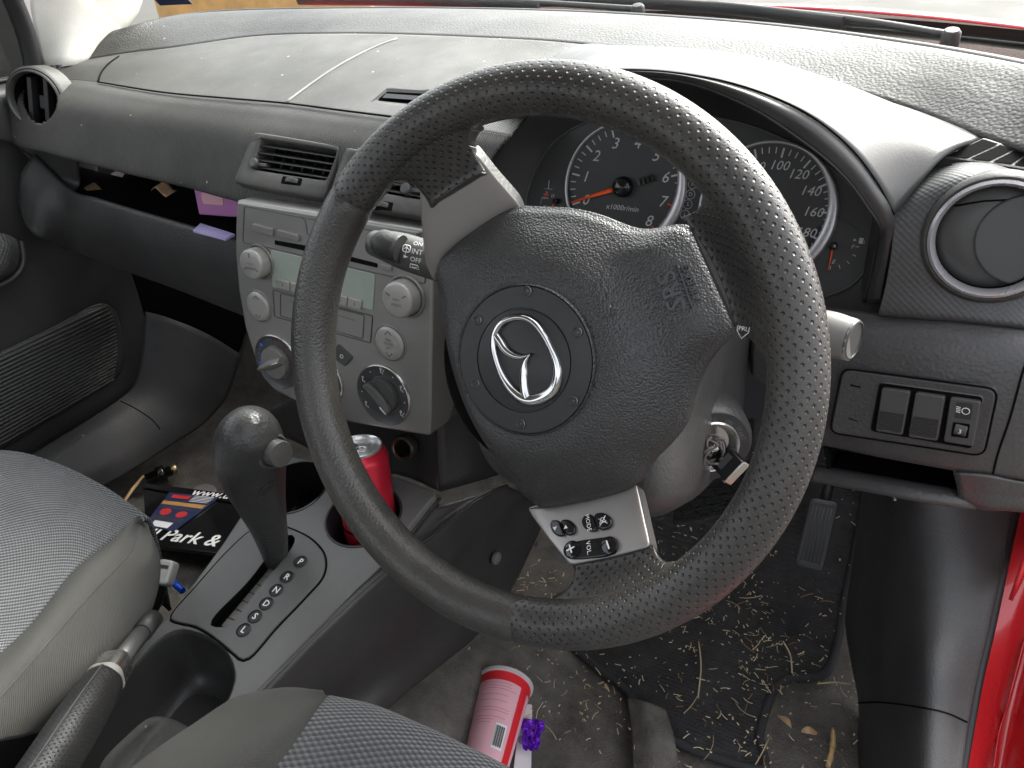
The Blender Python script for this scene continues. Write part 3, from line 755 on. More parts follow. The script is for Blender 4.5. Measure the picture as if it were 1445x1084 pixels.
# ---- driver end: dotted pod with the round vent
Rr = [[P(1264, 237, Y=.325), P(1300, 231, Y=.345), P(1345, 220, Y=.36), P(1400, 222, Y=.36), P(1460, 240, Y=.36), P(1540, 262, Y=.37)],
      [P(1262, 290, Y=.278), P(1300, 270, Y=.283), P(1350, 252, Y=.285), P(1400, 250, Y=.285), P(1460, 268, Y=.295), P(1540, 290, Y=.32)],
      [P(1258, 350, Y=.268), P(1300, 340, Y=.268), P(1350, 330, Y=.27), P(1400, 330, Y=.272), P(1460, 345, Y=.28), P(1540, 365, Y=.31)],
      [P(1250, 400, Y=.264), P(1300, 405, Y=.262), P(1350, 412, Y=.262), P(1400, 420, Y=.264), P(1460, 425, Y=.272), P(1540, 440, Y=.30)],
      [P(1240, 441, Y=.262), P(1300, 446, Y=.258), P(1350, 450, Y=.257), P(1400, 455, Y=.258), P(1460, 461, Y=.264), P(1540, 470, Y=.29)],
      [P(1240, 446, Y=.275), P(1300, 451, Y=.27), P(1350, 455, Y=.27), P(1400, 460, Y=.27), P(1460, 466, Y=.275), P(1540, 475, Y=.30)]]
pd = MB(); pd.patch([[p + Vector((0, .06, .004)) for p in Rr[0]]] + Rr, 140, 20); 
bpd = pd.bvh()
df = Frame(P(1395, 216, Y=.338), (1, 0, 0), (.05, -.45, .89)); t = MB()
dpx = lambda x, y: df.q(960 + x / 2.977, 60 + y / 2.977)
o = rquad([dpx(*p) for p in ((1100, 482), (1275, 398), (1500, 470), (1500, 545), (1330, 512))], .002); t.ext(df, o, -.012, 0, .0012, 0)
for q_ in (((1120, 477), (1270, 408), (1335, 428), (1203, 487)), ((1216, 490), (1343, 432), (1395, 452), (1300, 498)), ((1312, 502), (1404, 456), (1450, 472), (1390, 511)), ((1402, 514), (1458, 476), (1498, 490), (1470, 525))): t.flat(df, [dpx(*p) for p in q_], .0005, 1)
t.build('demister_vent', [M['fascia_plain'], M['black']], dash)
q = onto(bpd, 1402, 335); pd.hole(ell(1402, 335, 98, 85)); pd.build('vent_pod', M['pod'], dash, solid=.003)
fr, v = round_vent('round_vent', q[0] + Vector((0, -.004, 0)), (-.02, -.985, .17), (1, 0, 0), .0418, 'driver')
rr_ = .0418 * .9
t = MB(); t.lathe(fr, [(rr_, -.010), (rr_ * .92, -.0075), (rr_ * .5, -.0060), (.0001, -.0055)], 48); t.build('vane_disc', M['stalk'], v)
t = MB(); c0 = fr.at(.0207, .001, -.0065)
t.ext(c0, [(lambda q: Vector((-.0207, -.001)) + (q if q.length < .0365 else q.normalized() * .0365))(Vector((p.x + .0207, p.y + .001))) for p in circ(.033, 60)], -.004, .003, .0015); t.build('flap', M['dial_ring'], v)
t = MB(); t.tube([fr.g(-.030, .020, -.0068), fr.g(-.012, .0255, -.0066), fr.g(.004, .028, -.0064)], .0007, 6); t.build('vane_gap', M['black'], v)
# ---- lower driver panel
Lr = [[P(1060, 424, Y=.30), P(1160, 432, Y=.285), P(1245, 443, Y=.270), P(1350, 452, Y=.262), P(1460, 464, Y=.268), P(1560, 475, Y=.30)],
      [P(1060, 470, Y=.28), P(1160, 474, Y=.262), P(1245, 485, Y=.250), P(1350, 495, Y=.244), P(1460, 510, Y=.252), P(1560, 520, Y=.29)],
      [P(1060, 550, Y=.27), P(1160, 552, Y=.25), P(1245, 565, Y=.240), P(1350, 580, Y=.234), P(1450, 595, Y=.245), P(1560, 600, Y=.29)],
      [P(1060, 610, Y=.27), P(1160, 615, Y=.25), P(1245, 632, Y=.236), P(1345, 650, Y=.232), P(1430, 662, Y=.245), P(1560, 680, Y=.29)],
      [P(1060, 622, Y=.272), P(1160, 629, Y=.252), P(1245, 646, Y=.238), P(1345, 664, Y=.235), P(1430, 676, Y=.25), P(1560, 695, Y=.30)]]
lp = MB(); lp.patch(Lr, 70, 8); lp.build('lower_panel', M['lower'], dash, solid=.003)
blp = lp.bvh()
# right cheek past the pocket, with the bottom lip
ck = MB(); ck.patch([[P(1345, 664, Y=.236), P(1390, 668, Y=.238), P(1430, 676, Y=.25), P(1560, 695, Y=.30)],
                     [P(1350, 684, Y=.24), P(1388, 690, Y=.243), P(1428, 696, Y=.255), P(1560, 715, Y=.30)],
                     [P(1352, 704, Y=.25), P(1388, 714, Y=.252), P(1424, 716, Y=.262), P(1560, 730, Y=.30)],
                     [P(1354, 700, Y=.30), P(1388, 712, Y=.30), P(1424, 712, Y=.31), P(1560, 725, Y=.34)]], 24, 8); ck.build('panel_cheek', M['lower'], dash, solid=.003)
lipc = [P(1150, 668, Y=.256), P(1200, 677, Y=.248), P(1250, 686, Y=.242), P(1300, 695, Y=.240), P(1352, 703, Y=.246), P(1368, 706, Y=.258)]
t = MB(); t.tube(cr(lipc, 40), .0095, 14, flat=.006, upv=(0, -.3, 1)); t.build('pocket_lip', M['lower'], dash)
po = MB(); pt_ = [P(1165, 632, Y=.252), P(1245, 647, Y=.239), P(1384, 670, Y=.238)]; pb_ = [P(1172, 668, Y=.256), P(1250, 686, Y=.245), P(1362, 703, Y=.246)]
pin_t = [p + Vector((0, .09, -.004)) for p in pt_]; pin_b = [p + Vector((0, .09, .004)) for p in pb_]
po.patch([pt_, pin_t, pin_b, pb_], 20, 4, lin=True); po.patch([[pt_[2], pin_t[2]], [pb_[2], pin_b[2]]], 6, 4); po.patch([[pt_[0], pin_t[0]], [pb_[0], pin_b[0]]], 6, 4)
po.build('pocket', M['black'], dash, solid=.002)
t = MB(); t.tube(onl(blp, [(1462, 470), (1452, 500), (1443, 525), (1425, 590), (1408, 640), (1401, 668)], 24), .0008, 6); t.build('panel_gap', M['black'], dash)
# switch panel
sp = onto(blp, 1300, 590, 0)
sf = Frame(sp[0], (1, .02, 0), sp[1])
t = MB(); o = rquad([sf.q(*p) for p in ((1190, 520), (1408, 549), (1388, 642), (1172, 609))], .008)
t.ext(sf, o, -.01, .0022, .0015, 0); t.tube([sf.g(p.x, p.y, .0012) for p in inset(o, -.0006)], .0008, 6, 1, closed=True)
wl = rquad([sf.q(*p) for p in ((1243, 538), (1388, 558), (1372, 631), (1230, 606))], .003)
t.flat(sf, wl, .0026, 1); t.band(sf, inset(wl, -.001), wl, .002, .0034, 0)
for p in ((1208, 543), (1208, 544), (1205, 591)):
    q0 = sf.q(*p); t.box(sf, q0.x, q0.y, .008, .0006, .002, .0026, 0, 1)
spn = t.build('switch_panel', [M['lower'], M['black']], dash)
def sw(quad, nm):
    o = rquad([sf.q(*p) for p in quad], .0022); t = MB(); t.ext(sf, o, .001, .0068, .001, 0)
    q4 = [sf.q(*p) for p in quad]
    mid1, mid2 = q4[0].lerp(q4[3], .48), q4[1].lerp(q4[2], .48)
    low = inset([mid1, mid2, q4[2].lerp(q4[1], .03), q4[3].lerp(q4[0], .03)], .0014)
    t.flat(sf, low, .0071, 1)
    return t.build(nm, [M['stalk'], M['weave_dark']], spn)
sw(((1247, 544), (1287, 549), (1276, 610), (1238, 604)), 'blank_switch')
sw(((1294, 550), (1336, 556), (1325, 618), (1284, 612)), 'blank_switch')
o = rquad([sf.q(*p) for p in ((1343, 557), (1386, 563), (1375, 626), (1333, 619))], .0022); t = MB(); t.ext(sf, o, .001, .0062, .001, 0)
t.flat(sf, [sf.q(*p) for p in ((1352, 563), (1375, 566), (1372, 588), (1349, 585))], .0065, 1)
hc = sf.q(1362, 575); fr = sf.at(hc.x, hc.y, .0067)
for i in range(4): t.box(fr, -.0040 + .0002 * i, .002 - .0014 * i, .003, .0005, 0, .0002, 0, 2)
t.tube([fr.g(p.x, p.y) for p in circ(.0026, 16, .0014)], .0003, 4, 2, closed=True)
hs = t.build('headlamp_level_switch', [M['stalk'], M['dark'], M['white']], spn)
t = MB(); o = rquad([sf.q(*p) for p in ((1347, 591), (1371, 594), (1368, 614), (1344, 611))], .001); t.flat(sf, o, .0066, 1)
wc = sf.q(1357.5, 602.5); wf = Frame(sf.g(wc.x, wc.y, .004), sf.ey, sf.ex)
t.lathe(wf, [(.0001, -.0042), (.0048, -.0042), (.0052, -.0036), (.0052, .0036), (.0048, .0042), (.0001, .0042)], 24, 0, smooth=False)
t.text('3', sf.at(wc.x, wc.y, .0093), .0052, 2); t.build('thumbwheel', [M['stalk'], M['black'], M['white']], spn)
t = MB(); t.grid([[Vector((.712, .30, z)), Vector((.716, .42, z)), Vector((.72, .60, z))] for z in (.47, .58, .68, .76)]); t.build('end_cap', M['lower'], dash, solid=.004)
# ---- centre vents (in the fascia)
def centre_vent(quad, opening, tabp, wheelp):
    c = Vector((sum(p[0] for p in quad) / 4, sum(p[1] for p in quad) / 4))
    h = onto(bff, c.x, c.y, .004) or onto(bfa, c.x, c.y, .004)
    fr = Frame(h[0], (1, 0, 0), (0, -.80, .60))
    o = rquad([fr.q(*p) for p in quad], .004); op = rquad([fr.q(*p) for p in opening], .003)
    v = MB(); n = 60
    oo = cr(ccw(o), n, closed=True); ii = cr(ccw(op), n, closed=True)
    oo = [Vector((p.x, p.y)) for p in oo]; ii = [Vector((p.x, p.y)) for p in ii]
    # match starting points
    k = min(range(n), key=lambda i: (ii[i] - oo[0]).length); ii = ii[k:] + ii[:k]
    v.grid([[fr.g(p.x, p.y, z) for p in r] for r, z in ((inset(oo, -.001), -.012), (oo, .001), (inset(oo, .0015), .003), (inset(ii, -.0015), .003), (ii, .0015), (inset(ii, .001), -.03))], 0, closed_u=True)
    v.flat(fr, inset(ii, .001), -.0295, 1)
    vv = v.build('centre_vent', [M['fascia_plain'], M['black']], dash)
    t = MB(); q4 = [fr.q(*p) for p in opening]     # TL TR BR BL
    for i in range(4):
        f = (i + .62) / 4.3
        a, b2 = q4[0].lerp(q4[3], f), q4[1].lerp(q4[2], f)
        t.tube([fr.g(a.x, a.y, -.004), fr.g(b2.x, b2.y, -.004)], .0062, 8, flat=.0011, upv=fr.ey * .9 + fr.ez * .5)
    t.build('slats', M['dark'], vv)
    t = MB()
    for i in range(7):
        f = (i + .5) / 7
        a, b2 = q4[0].lerp(q4[1], f), q4[3].lerp(q4[2], f)
        t.tube([fr.g(a.x, a.y, -.018), fr.g(b2.x, b2.y, -.018)], .004, 6, flat=.0009, upv=fr.ex)
    t.build('back_vanes', M['dark'], vv)
    tp = fr.q(*tabp); t = MB(); t.ext(fr, circ(.0062, 16, tp.x, tp.y), -.006, .006, .002); t.box(fr, tp.x + .010, tp.y, .016, .004, -.006, .002, .001); t.build('tab', M['stalk'], vv)
    wp = fr.q(*wheelp); t = MB(); wf = Frame(fr.g(wp.x, wp.y, -.004), fr.ez, fr.ey)
    t.lathe(wf, [(.0001, -.002), (.0115, -.002), (.012, -.001), (.012, .002), (.0115, .003), (.0001, .003)], 32); t.box(fr, wp.x, wp.y, .030, .009, -.004, .0034, .0006, 1); t.build('thumbwheel', [M['stalk'], M['black']], vv)
    return fr, vv
centre_vent(VQ[0], ((370, 197), (478, 214), (462, 256), (358, 240)), (361, 232), (414, 257))
centre_vent(VQ[1], ((500, 219), (612, 239), (598, 283), (484, 262)), (575, 268), (540, 291))

# ================================================================ CENTRE STACK
SF = Frame((-.012, .225, .555), (1, 0, 0), (0, -.993, .12))
S = SF.q
stk = thing('centre_stack', 'silver shield shaped radio and heater panel with knobs and a blank display', 'radio panel', (0, .24, .55))
left = [(333, 282), (331.5, 320), (331.5, 359), (336, 410), (345, 462), (357, 500), (370, 534), (386, 551), (415, 566), (455, 583), (494, 597)]
L2 = [S(*p) for p in left]
rightp = [S(*p) for p in ((569, 610), (606, 616), (607.5, 580), (608, 520), (610, 462))]
u0 = L2[0].x
out = L2 + rightp + [Vector((.142, rightp[-1].y + .05)), Vector((.144, L2[0].y - .004))]
fo = rquad(out, .004, 2)
m = MB(); m.ext(SF, fo, -.06, 0, .004, 0, 4)
face = m.build('faceplate', M['silver'], stk)
def stext(t, s, pxy, size, mt, z, **k):
    q0 = S(*pxy); t.text(s, SF, size, mt, z, cx=q0.x, cy=q0.y, **k)
def sbox(nm, quad, z1, mtl, r=.0015, bev=.0008, z0=0., lab=None):
    t = MB(); o = rquad([S(*p) for p in quad], r); t.ext(SF, o, z0 - .001, z1, bev); return t.build(nm, M[mtl], stk, label=lab)
# radio surround line
t = MB(); t.tube([SF.g(p.x, p.y, .0002) for p in rquad([S(*p) for p in ((345, 291), (600, 340), (600, 400), (537, 387), (382, 350), (343, 342))], .003, 3)], .0007, 6, closed=True)
t.tube([SF.g(p.x, p.y, .0002) for p in rquad([S(*p) for p in ((385, 409), (526, 446), (523, 484), (388, 447))], .002, 3)], .0007, 6, closed=True)
t.tube([SF.g(p.x, p.y, .0002) for p in rquad([S(*p) for p in ((396, 414), (514, 445), (512, 478), (396, 446))], .002, 3)], .0006, 6, closed=True)
t.tube([SF.g(S(*p).x, S(*p).y, .0002) for p in ((425, 307), (431, 311), (434, 330), (441, 333))], .0007, 6)
t.build('panel_gap', M['dial_ring'], stk)
sbox('preset_button', ((358, 315), (387, 322), (387, 333), (358, 326)), .003, 'silver_dark')
sbox('preset_button', ((393, 323.5), (424, 331), (424, 340.5), (393, 333)), .003, 'silver_dark')
sbox('disc_slot', ((388, 339), (440, 348), (533, 372), (533, 378), (440, 356), (388, 345)), .0006, 'black', r=.001, bev=.0002)
sbox('eject_button', ((538, 371.5), (554, 375), (554, 382.5), (538, 379)), .003, 'silver_dark')
t = MB(); dq = rquad([S(*p) for p in ((383, 352), (530, 387), (527, 438), (385, 405))], .003)
t.ext(SF, dq, -.001, .0012, .0006); t.build('display', M['lcd'], stk, label='blank pale green display')
for i in range(6):
    def bq(f, g_): 
        a = Vector((391, 392)).lerp(Vector((514, 424)), f); b2 = Vector((392, 405)).lerp(Vector((512, 437)), f); return a.lerp(b2, g_)
    f0, f1 = i / 6 + .006, (i + 1) / 6 - .006
    t = MB(); o = rquad([S(*bq(f0, 0)), S(*bq(f1, 0)), S(*bq(f1, 1)), S(*bq(f0, 1))], .001); t.ext(SF, o, 0, .0034, .0008)
    c0 = S(*bq((f0 + f1) / 2, .5)); t.box(SF, c0.x, c0.y, .0008, .0042, .003, .0036, 0, 1)
    t.build('station_button', [M['knob'], M['dial_ring']], stk)
t = MB(); a, b2 = S(410, 425), S(500, 452); t.tube([SF.g(a.x, a.y, .0002), SF.g(b2.x, b2.y, .0002)], .0012, 6, flat=.0006); t.build('drawer_line', M['silver_dark'], stk)
def knob(px_, py_, rk, rc, h, marks):
    c0 = S(px_, py_, h); fr = SF.at(c0.x, c0.y, 0)
    t = MB(); t.lathe(fr, [(rc, -.001), (rc, .0015), (rc * .96, .003), (rk * 1.12, .003), (rk * 1.06, .001)], 48); col_ = t.build('knob_collar', M['silver_dark'], stk)
    t = MB(); n = 60
    prof = [(rk * 1.02, 0), (rk, h * .80), (rk * .95, h * .96), (rk * .85, h), (.0001, h)]
    secs = []
    for r_, z_ in prof: secs.append([fr.g(r_ * math.cos(2 * math.pi * i / n) * (1 + (.012 if i % 2 and r_ > rk * .9 else 0)), r_ * math.sin(2 * math.pi * i / n) * (1 + (.012 if i % 2 and r_ > rk * .9 else 0)), z_) for i in range(n)])
    t.grid(secs, 0, closed_u=True)
    for a_ in marks: t.box(fr.at(0, 0, 0, R(a_)), rk * .62, 0, rk * .3, .0014, h - .0004, h + .0004, 0, 1)
    t.text('POWER' if marks[0] == 90 else 'AUDIO', fr, .0042, 1, h + .0003, cy=-.0045) ; t.text('PUSH', fr, .0036, 1, h + .0003, cy=.0012)
    return t.build('knob', [M['knob'], M['grey_print']], stk)
knob(353, 374, .0178, .0215, .017, (90, 210, 330))
knob(559, 425, .0196, .0245, .019, (150, 30))
def rbtn(px_, py_, r, txt):
    c0 = S(px_, py_); fr = SF.at(c0.x, c0.y, 0); t = MB()
    t.lathe(fr, [(r * 1.14, -.001), (r * 1.14, .0006), (r * 1.06, .001), (r * 1.03, -.0005)], 40, 1)
    t.lathe(fr, [(r, -.001), (r, .0022), (r * .94, .0032), (r * .6, .0036), (.0001, .0036)], 40, 0)
    for s_ in (1, -1):
        t.tube([fr.g(-.004, s_ * r * .55, .0038), fr.g(0, s_ * r * .78, .0037), fr.g(.004, s_ * r * .55, .0038)], .0005, 5, 2)
    for i, x in enumerate(txt): t.text(x, fr, .0042, 2, .0039, cy=.0045 - .0048 * i)
    return t.build('rocker_button', [M['knob'], M['silver_dark'], M['grey_print']], stk)
rbtn(366, 432, .0185, ())
rbtn(551, 484, .0195, ('SEEK', 'TRACK', 'APC'))
# heater dials
def dial(px_, py_, r, ang, kind):
    c0 = S(px_, py_); fr = SF.at(c0.x, c0.y, 0); t = MB()
    t.lathe(fr, [(r * 1.04, -.001), (r * 1.04, .002), (r * 1.0, .0034)], 56, 1)
    t.lathe(fr, [(r * 1.0, .0034), (r * .97, .0022), (r * .64, .0014), (r * .62, -.004)], 56, 0)
    if kind == 'temp':
        for i in range(21):
            a = R(235 - 270 * i / 20); rr = r * .84
            big = i in (3, 9, 15)
            t.flat(fr, circ(.0026 if i in (3, 7) else .0010, 10, rr * math.cos(a), rr * math.sin(a)), .0024, 2 if i < 11 else 3)
    else:
        for i in range(9):
            a = R(215 - 250 * i / 8); rr = r * .84; x, y = rr * math.cos(a), rr * math.sin(a)
            if i % 2: t.flat(fr, circ(.0008, 8, x, y), .0024, 4)
            elif kind == 'mode':
                f2 = fr.at(x, y, .0023)
                t.tube([f2.g(p.x, p.y) for p in circ(.0012, 10, -.0006, .0026)], .00035, 4, 4, closed=True); t.tube([f2.g(-.0012, .001), f2.g(-.001, -.002), f2.g(.0018, -.002), f2.g(.002, -.004)], .00042, 4, 4)
                if i > 2: t.tube([f2.g(.0042, .002), f2.g(.0022, .0), f2.g(.0034, -.0002)], .00035, 4, 4)
            else: t.text(str(i // 2), fr, .0055, 4, .0024, cx=x, cy=y)
    dl = t.build('heater_dial', [M['dial_ring'], M['chrome_dull'], M['blue'], M['red_print'], M['white']], stk)
    t = MB(); rk = r * .60
    t.lathe(fr, [(rk, -.004), (rk, .006), (rk * .96, .0085), (rk * .5, .009), (.0001, .009)], 48)
    f2 = fr.at(0, 0, 0, ang)
    secs = []
    for i in range(13):
        x = -rk * .98 + 2 * rk * .98 * i / 12; wd = rk * .36 * max(1 - (x / (rk * 1.25)) ** 2, .12) ** .6
        secs.append([f2.g(x, y, z) for y, z in ((-wd, .007), (-wd * .75, .013), (-wd * .15, .018), (wd * .15, .018), (wd * .75, .013), (wd, .007))])
    t.loft(secs, 0); t.tube([f2.g(-rk * .95, 0, .0184), f2.g(-rk * .45, 0, .0186)], .0006, 5, 1)
    t.build('grip', [M['silver_dark'] if kind == 'temp' else M['stalk'], M['white']], dl)
dial(392, 510, .0345, R(205), 'temp')
dial(452, 535, .0345, R(120), 'fan')
dial(542, 557, .0365, R(138), 'mode')
# dark diamond button between the dials
t = MB(); o = rquad([S(*p) for p in ((478, 485), (499, 504), (488, 517), (470, 503))], .002); t.ext(SF, o, -.001, .0022, .0008); c0 = S(484, 502)
t.tube([SF.g(p.x, p.y, .0024) for p in circ(.0022, 12, c0.x, c0.y)], .0004, 4, 1, closed=True); t.build('air_button', [M['dial_ring'], M['white']], stk)
# dark housing behind and below the face, with the power socket
t = MB(); o2 = inset(fo, .006)
t.ext(Frame(SF.o, SF.ex, SF.ez), o2, -.16, -.004, .001)
t.build('stack_housing', M['lower'], stk)
t = MB()
t.patch([[Vector((-.15, .24, .45)), Vector((-.05, .232, .425)), Vector((.05, .232, .420)), Vector((.112, .234, .43))],
         [Vector((-.13, .27, .40)), Vector((-.05, .262, .38)), Vector((.05, .255, .375)), Vector((.116, .24, .385))],
         [P(500, 640, Y=.30) + Vector((-.2, 0, 0)), P(500, 660, Y=.275), P(570, 672, Y=.245), P(621, 694, Y=.222)]], 24, 8)
t.patch([[Vector((.112, .234, .43)), Vector((.128, .30, .45)), Vector((.14, .42, .46))], [P(621, 694, Y=.222), P(665, 682, Y=.26), P(720, 665, Y=.34)]], 14, 8, lin=True)
t.patch([[Vector((.118, .232, .66)), Vector((.13, .30, .66)), Vector((.14, .42, .66))], [Vector((.112, .234, .43)), Vector((.128, .30, .45)), Vector((.14, .42, .46))]], 14, 8, lin=True)
t.build('stack_base', M['dark'], stk, solid=.003)
sk = P(570, 632, Y=.236); kf = Frame(sk, (1, .1, 0), (.1, -.95, .3)); t = MB()
t.lathe(kf, [(.017, -.006), (.0165, .003), (.0145, .005), (.013, .004)], 32, 0); t.lathe(kf, [(.0132, .004), (.0125, .0055), (.0112, .005), (.011, -.012)], 32, 1); t.lathe(kf, [(.011, -.012), (.0001, -.02)], 32, 2)
t.build('power_socket', [M['dark'], M['brass'], M['black']], stk)
# knee panel behind the wheel, dark, part of the dashboard
t = MB(); t.patch([[Vector((.13, .40, .64)), Vector((.36, .36, .655)), Vector((.56, .33, .66))], [Vector((.13, .37, .54)), Vector((.36, .33, .55)), Vector((.56, .30, .56))], [Vector((.13, .42, .46)), Vector((.36, .40, .46)), Vector((.56, .36, .48))], [Vector((.13, .60, .44)), Vector((.36, .60, .44)), Vector((.56, .60, .46))]], 20, 6)
t.build('knee_panel', M['lower'], dash, solid=.003)

# ================================================================ INSTRUMENT CLUSTER
CFn = Vector((0, -math.cos(R(17)), math.sin(R(17))))
CF = Frame(P(883, 262, Y=.335), (1, 0, 0), CFn)
cl = thing('instrument_cluster', 'black instrument cluster with rev counter, speedometer and small fuel and temperature gauges', 'instrument cluster', CF.o)
t = MB(); ol = [CF.q(*p) for p in ((742, 292), (752, 250), (778, 205), (820, 176), (880, 158), (960, 160), (1060, 178), (1140, 215), (1200, 262), (1232, 310), (1232, 360), (1205, 400), (1160, 420), (1000, 470), (820, 420), (752, 340))]
ol = [Vector((p.x, p.y)) for p in cr(ol, 80, closed=True)]
big = [Vector((p.x * 1.25 - .012, p.y * 1.3)) for p in ol]
t.band(CF, ol, big, 0, .018, 0, True); t.band(CF, big, [p * 1.2 for p in big], .018, .03, 0, True)
t.flat(CF, ol, 0, 1); t.tube([CF.g(p.x, p.y, .001) for p in ol], .0012, 6, 2, closed=True)
t.build('housing', [M['cluster'], M['dialface'], M['dial_ring']], cl)
TR = (CF.q(966, 255) - CF.q(800, 277)).length / 2
def gauge(nm, cpx, r, a0, a1, nmaj, nmin, labels, lr, lsz, ring, needle_a, nl, extra=None, redfrom=None, ringw=None, tail=True):
    """angles measured anticlockwise from +u; scale runs from a0 to a1."""
    c0 = CF.q(*cpx); fr = CF.at(c0.x, c0.y, .001); t = MB()
    t.flat(fr, circ(r, 64), .0008, 0)
    if ring:
        # bezel, broad and bright on the lower right, thin elsewhere
        n = 90; secs = []
        for i in range(n + 1):
            a = 2 * math.pi * i / n; wd = .0014 + ringw * max(0, math.cos(a - R(-20))) ** 1.5
            ca, sa = math.cos(a), math.sin(a)
            secs.append([fr.g((r + x) * ca, (r + x) * sa, z) for x, z in ((-wd, .001), (-wd * .8, .0036), (0, .0046), (.0012, .0036), (.0018, .0))])
        t.grid(secs, 1)
    for i in range(nmaj * nmin + 1):
        a = R(a0 + (a1 - a0) * i / (nmaj * nmin)); mj = i % nmin == 0
        L = r * (.14 if mj else .09); f2 = fr.at(0, 0, 0, a); red = redfrom is not None and i >= redfrom
        t.box(f2, r * .93 - L / 2, 0, L, r * (.026 if mj else .014), .0008, .0011, 0, 3 if red else 2, r=.00005)
    for i, lb in enumerate(labels):
        if not lb: continue
        a = R(a0 + (a1 - a0) * i / (len(labels) - 1)); t.text(lb, fr, lsz, 2, .0011, cx=lr * math.cos(a), cy=lr * math.sin(a), shear=.25)
    if extra: extra(t, fr, r)
    gg = t.build(nm, [M['dialface'], M['bezel'], M['dialprint'], M['red_print']], cl)
    if needle_a is not None:
        t = MB(); f2 = fr.at(0, 0, .004, R(needle_a))
        t.loft([[f2.g(x, y * wd, z) for y, z in ((-1, -.0004), (1, -.0004), (1, .0006), (-1, .0006))] for x, wd in ((nl * .1, r * .038), (nl, r * .012))], 0)
        if r > .03 and tail:
            for k in range(4): t.box(f2, -r * (.28 + .075 * k), 0, r * .045, r * .11, -.001, .0006, 0, 1)
        t.lathe(fr.at(0, 0, .003), [(r * .165, -.001), (r * .16, .004), (r * .12, .0062), (.0001, .0066)], 28, 1)
        t.build('needle', [M['needle'], M['gloss_black']], gg)
    return gg
def tex(t, fr, r): t.text('x1000r/min', fr, r * .12, 2, .0011, cx=r * .02, cy=-r * .33, shear=.2)
# scale: 0 at lower left (about 200 deg) round to 8 at lower right
gauge('rev_counter', (881, 264), TR, 203, -45, 8, 4, ['0', '1', '2', '3', '4', '5', '6', '7', '8'], TR * .69, TR * .245, True, 201, TR * .92, tex, redfrom=26, ringw=.0075)
gauge('speedometer', (1081, 298), TR * .98, 215, -48, 10, 4, ['0', '20', '40', '60', '80', '100', '120', '140', '160', '180', ''], TR * .66, TR * .19, True, 215, TR * .9, None, ringw=.0075, tail=False)
def fuel(t, fr, r):
    t.text('F', fr, .0052, 2, .0011, cx=r * .68, cy=r * .05, shear=.25); t.text('E', fr, .0052, 2, .0011, cx=r * .1, cy=-r * .62, shear=.25)
    f2 = fr.at(r * .95, r * .32, .0011); t.box(f2, 0, 0, .0035, .005, 0, .0002, 0, 2); t.tube([f2.g(.0018, -.002), f2.g(.003, -.002), f2.g(.003, .0015)], .0003, 4, 2); t.flat(f2, [Vector((-.0035, .0)), Vector((-.006, .0012)), Vector((-.006, -.0012))][::-1], .0001, 2)
gauge('fuel_gauge', (1177, 347), .022, 5, -88, 4, 1, ['', ''], .01, .004, False, -91, .021, fuel)
def temp(t, fr, r):
    t.text('H', fr, .005, 2, .0011, cx=-r * .35, cy=r * .25, shear=.2); t.box(fr, -r * .78, r * .3, .005, .0026, .0008, .0011, 0, 3); t.tube([fr.g(-r * .66, r * .62, .0011), fr.g(-r * .66, r * 1.1, .0011)], .0005, 5, 2)
    t.tube([fr.g(-r * .95, r * .62, .0011), fr.g(-r * .4, r * .62, .0011)], .0003, 5, 2); t.tube([fr.g(-r * .6, r * .1, .0011), fr.g(-r * 1.0, r * .12, .0011), fr.g(-r * 1.05, -r * .3, .0011)], .0004, 5, 2)
gauge('temperature_gauge', (788, 284), .018, 150, 230, 3, 1, ['', ''], .01, .004, False, 235, .016, temp)
t = MB()
for px_, ch in (((978, 260), 'R'), ((975, 274.5), 'D'), ((971, 288.5), 'S'), ((967, 303), 'L')):
    c0 = CF.q(*px_); t.tube([CF.g(p.x, p.y, .0012) for p in circ(.0042, 20, c0.x, c0.y)], .0003, 4, 0, closed=True); t.text(ch, CF, .0052, 0, .0012, cx=c0.x, cy=c0.y)
t.build('gear_display', M['dialprint'], cl)
# ================================================================ STEERING WHEEL
WT = R(21.35)
WF = Frame(CAM + Vector((-.2114, .3687, -.2385)), (1, 0, 0), (0, -math.cos(WT), math.sin(WT)))
wheel = thing('steering_wheel', 'black three spoke leather steering wheel turned a quarter round', 'steering wheel', WF.o)
RM, RT = .168, .0160
def aw(x, y, w=0):
    p = WF.q(x, y, w); return math.atan2(p.y, p.x)
# seams between smooth and perforated leather (image left is the smooth arc)
sA = aw(497, 287, .008); sB = aw(727, 875, .008)
if sB < sA: sB += 2 * math.pi
# closing the seam of the uv: one extra column
def rimpiece2(a0, a1, rt=RT, n=150, seg=40, ends=True):
    secs, uvs = [], []
    for i in range(n + 1):
        a = a0 + (a1 - a0) * i / n; ca, sa = math.cos(a), math.sin(a)
        rr = rt - (.0011 * math.exp(-min(i, n - i) / 1.2) if ends else 0)
        secs.append([WF.g((RM + rr * math.cos(2 * math.pi * j / seg + math.pi)) * ca, (RM + rr * math.cos(2 * math.pi * j / seg + math.pi)) * sa, rr * math.sin(2 * math.pi * j / seg + math.pi)) for j in range(seg + 1)])
        uvs.append([(a * RM, (2 * math.pi * j / seg) * rt) for j in range(seg + 1)])
    m = MB(); m.grid(secs, 0, uvs=uvs); return m
rimpiece2(sA, sB).build('rim_grip', M['leather'], wheel, fix=True, label='smooth grained leather arc of the rim')
rimpiece2(sB, sA + 2 * math.pi, n=240).build('rim', M['perf'], wheel, fix=True, label='perforated leather arc of the rim')
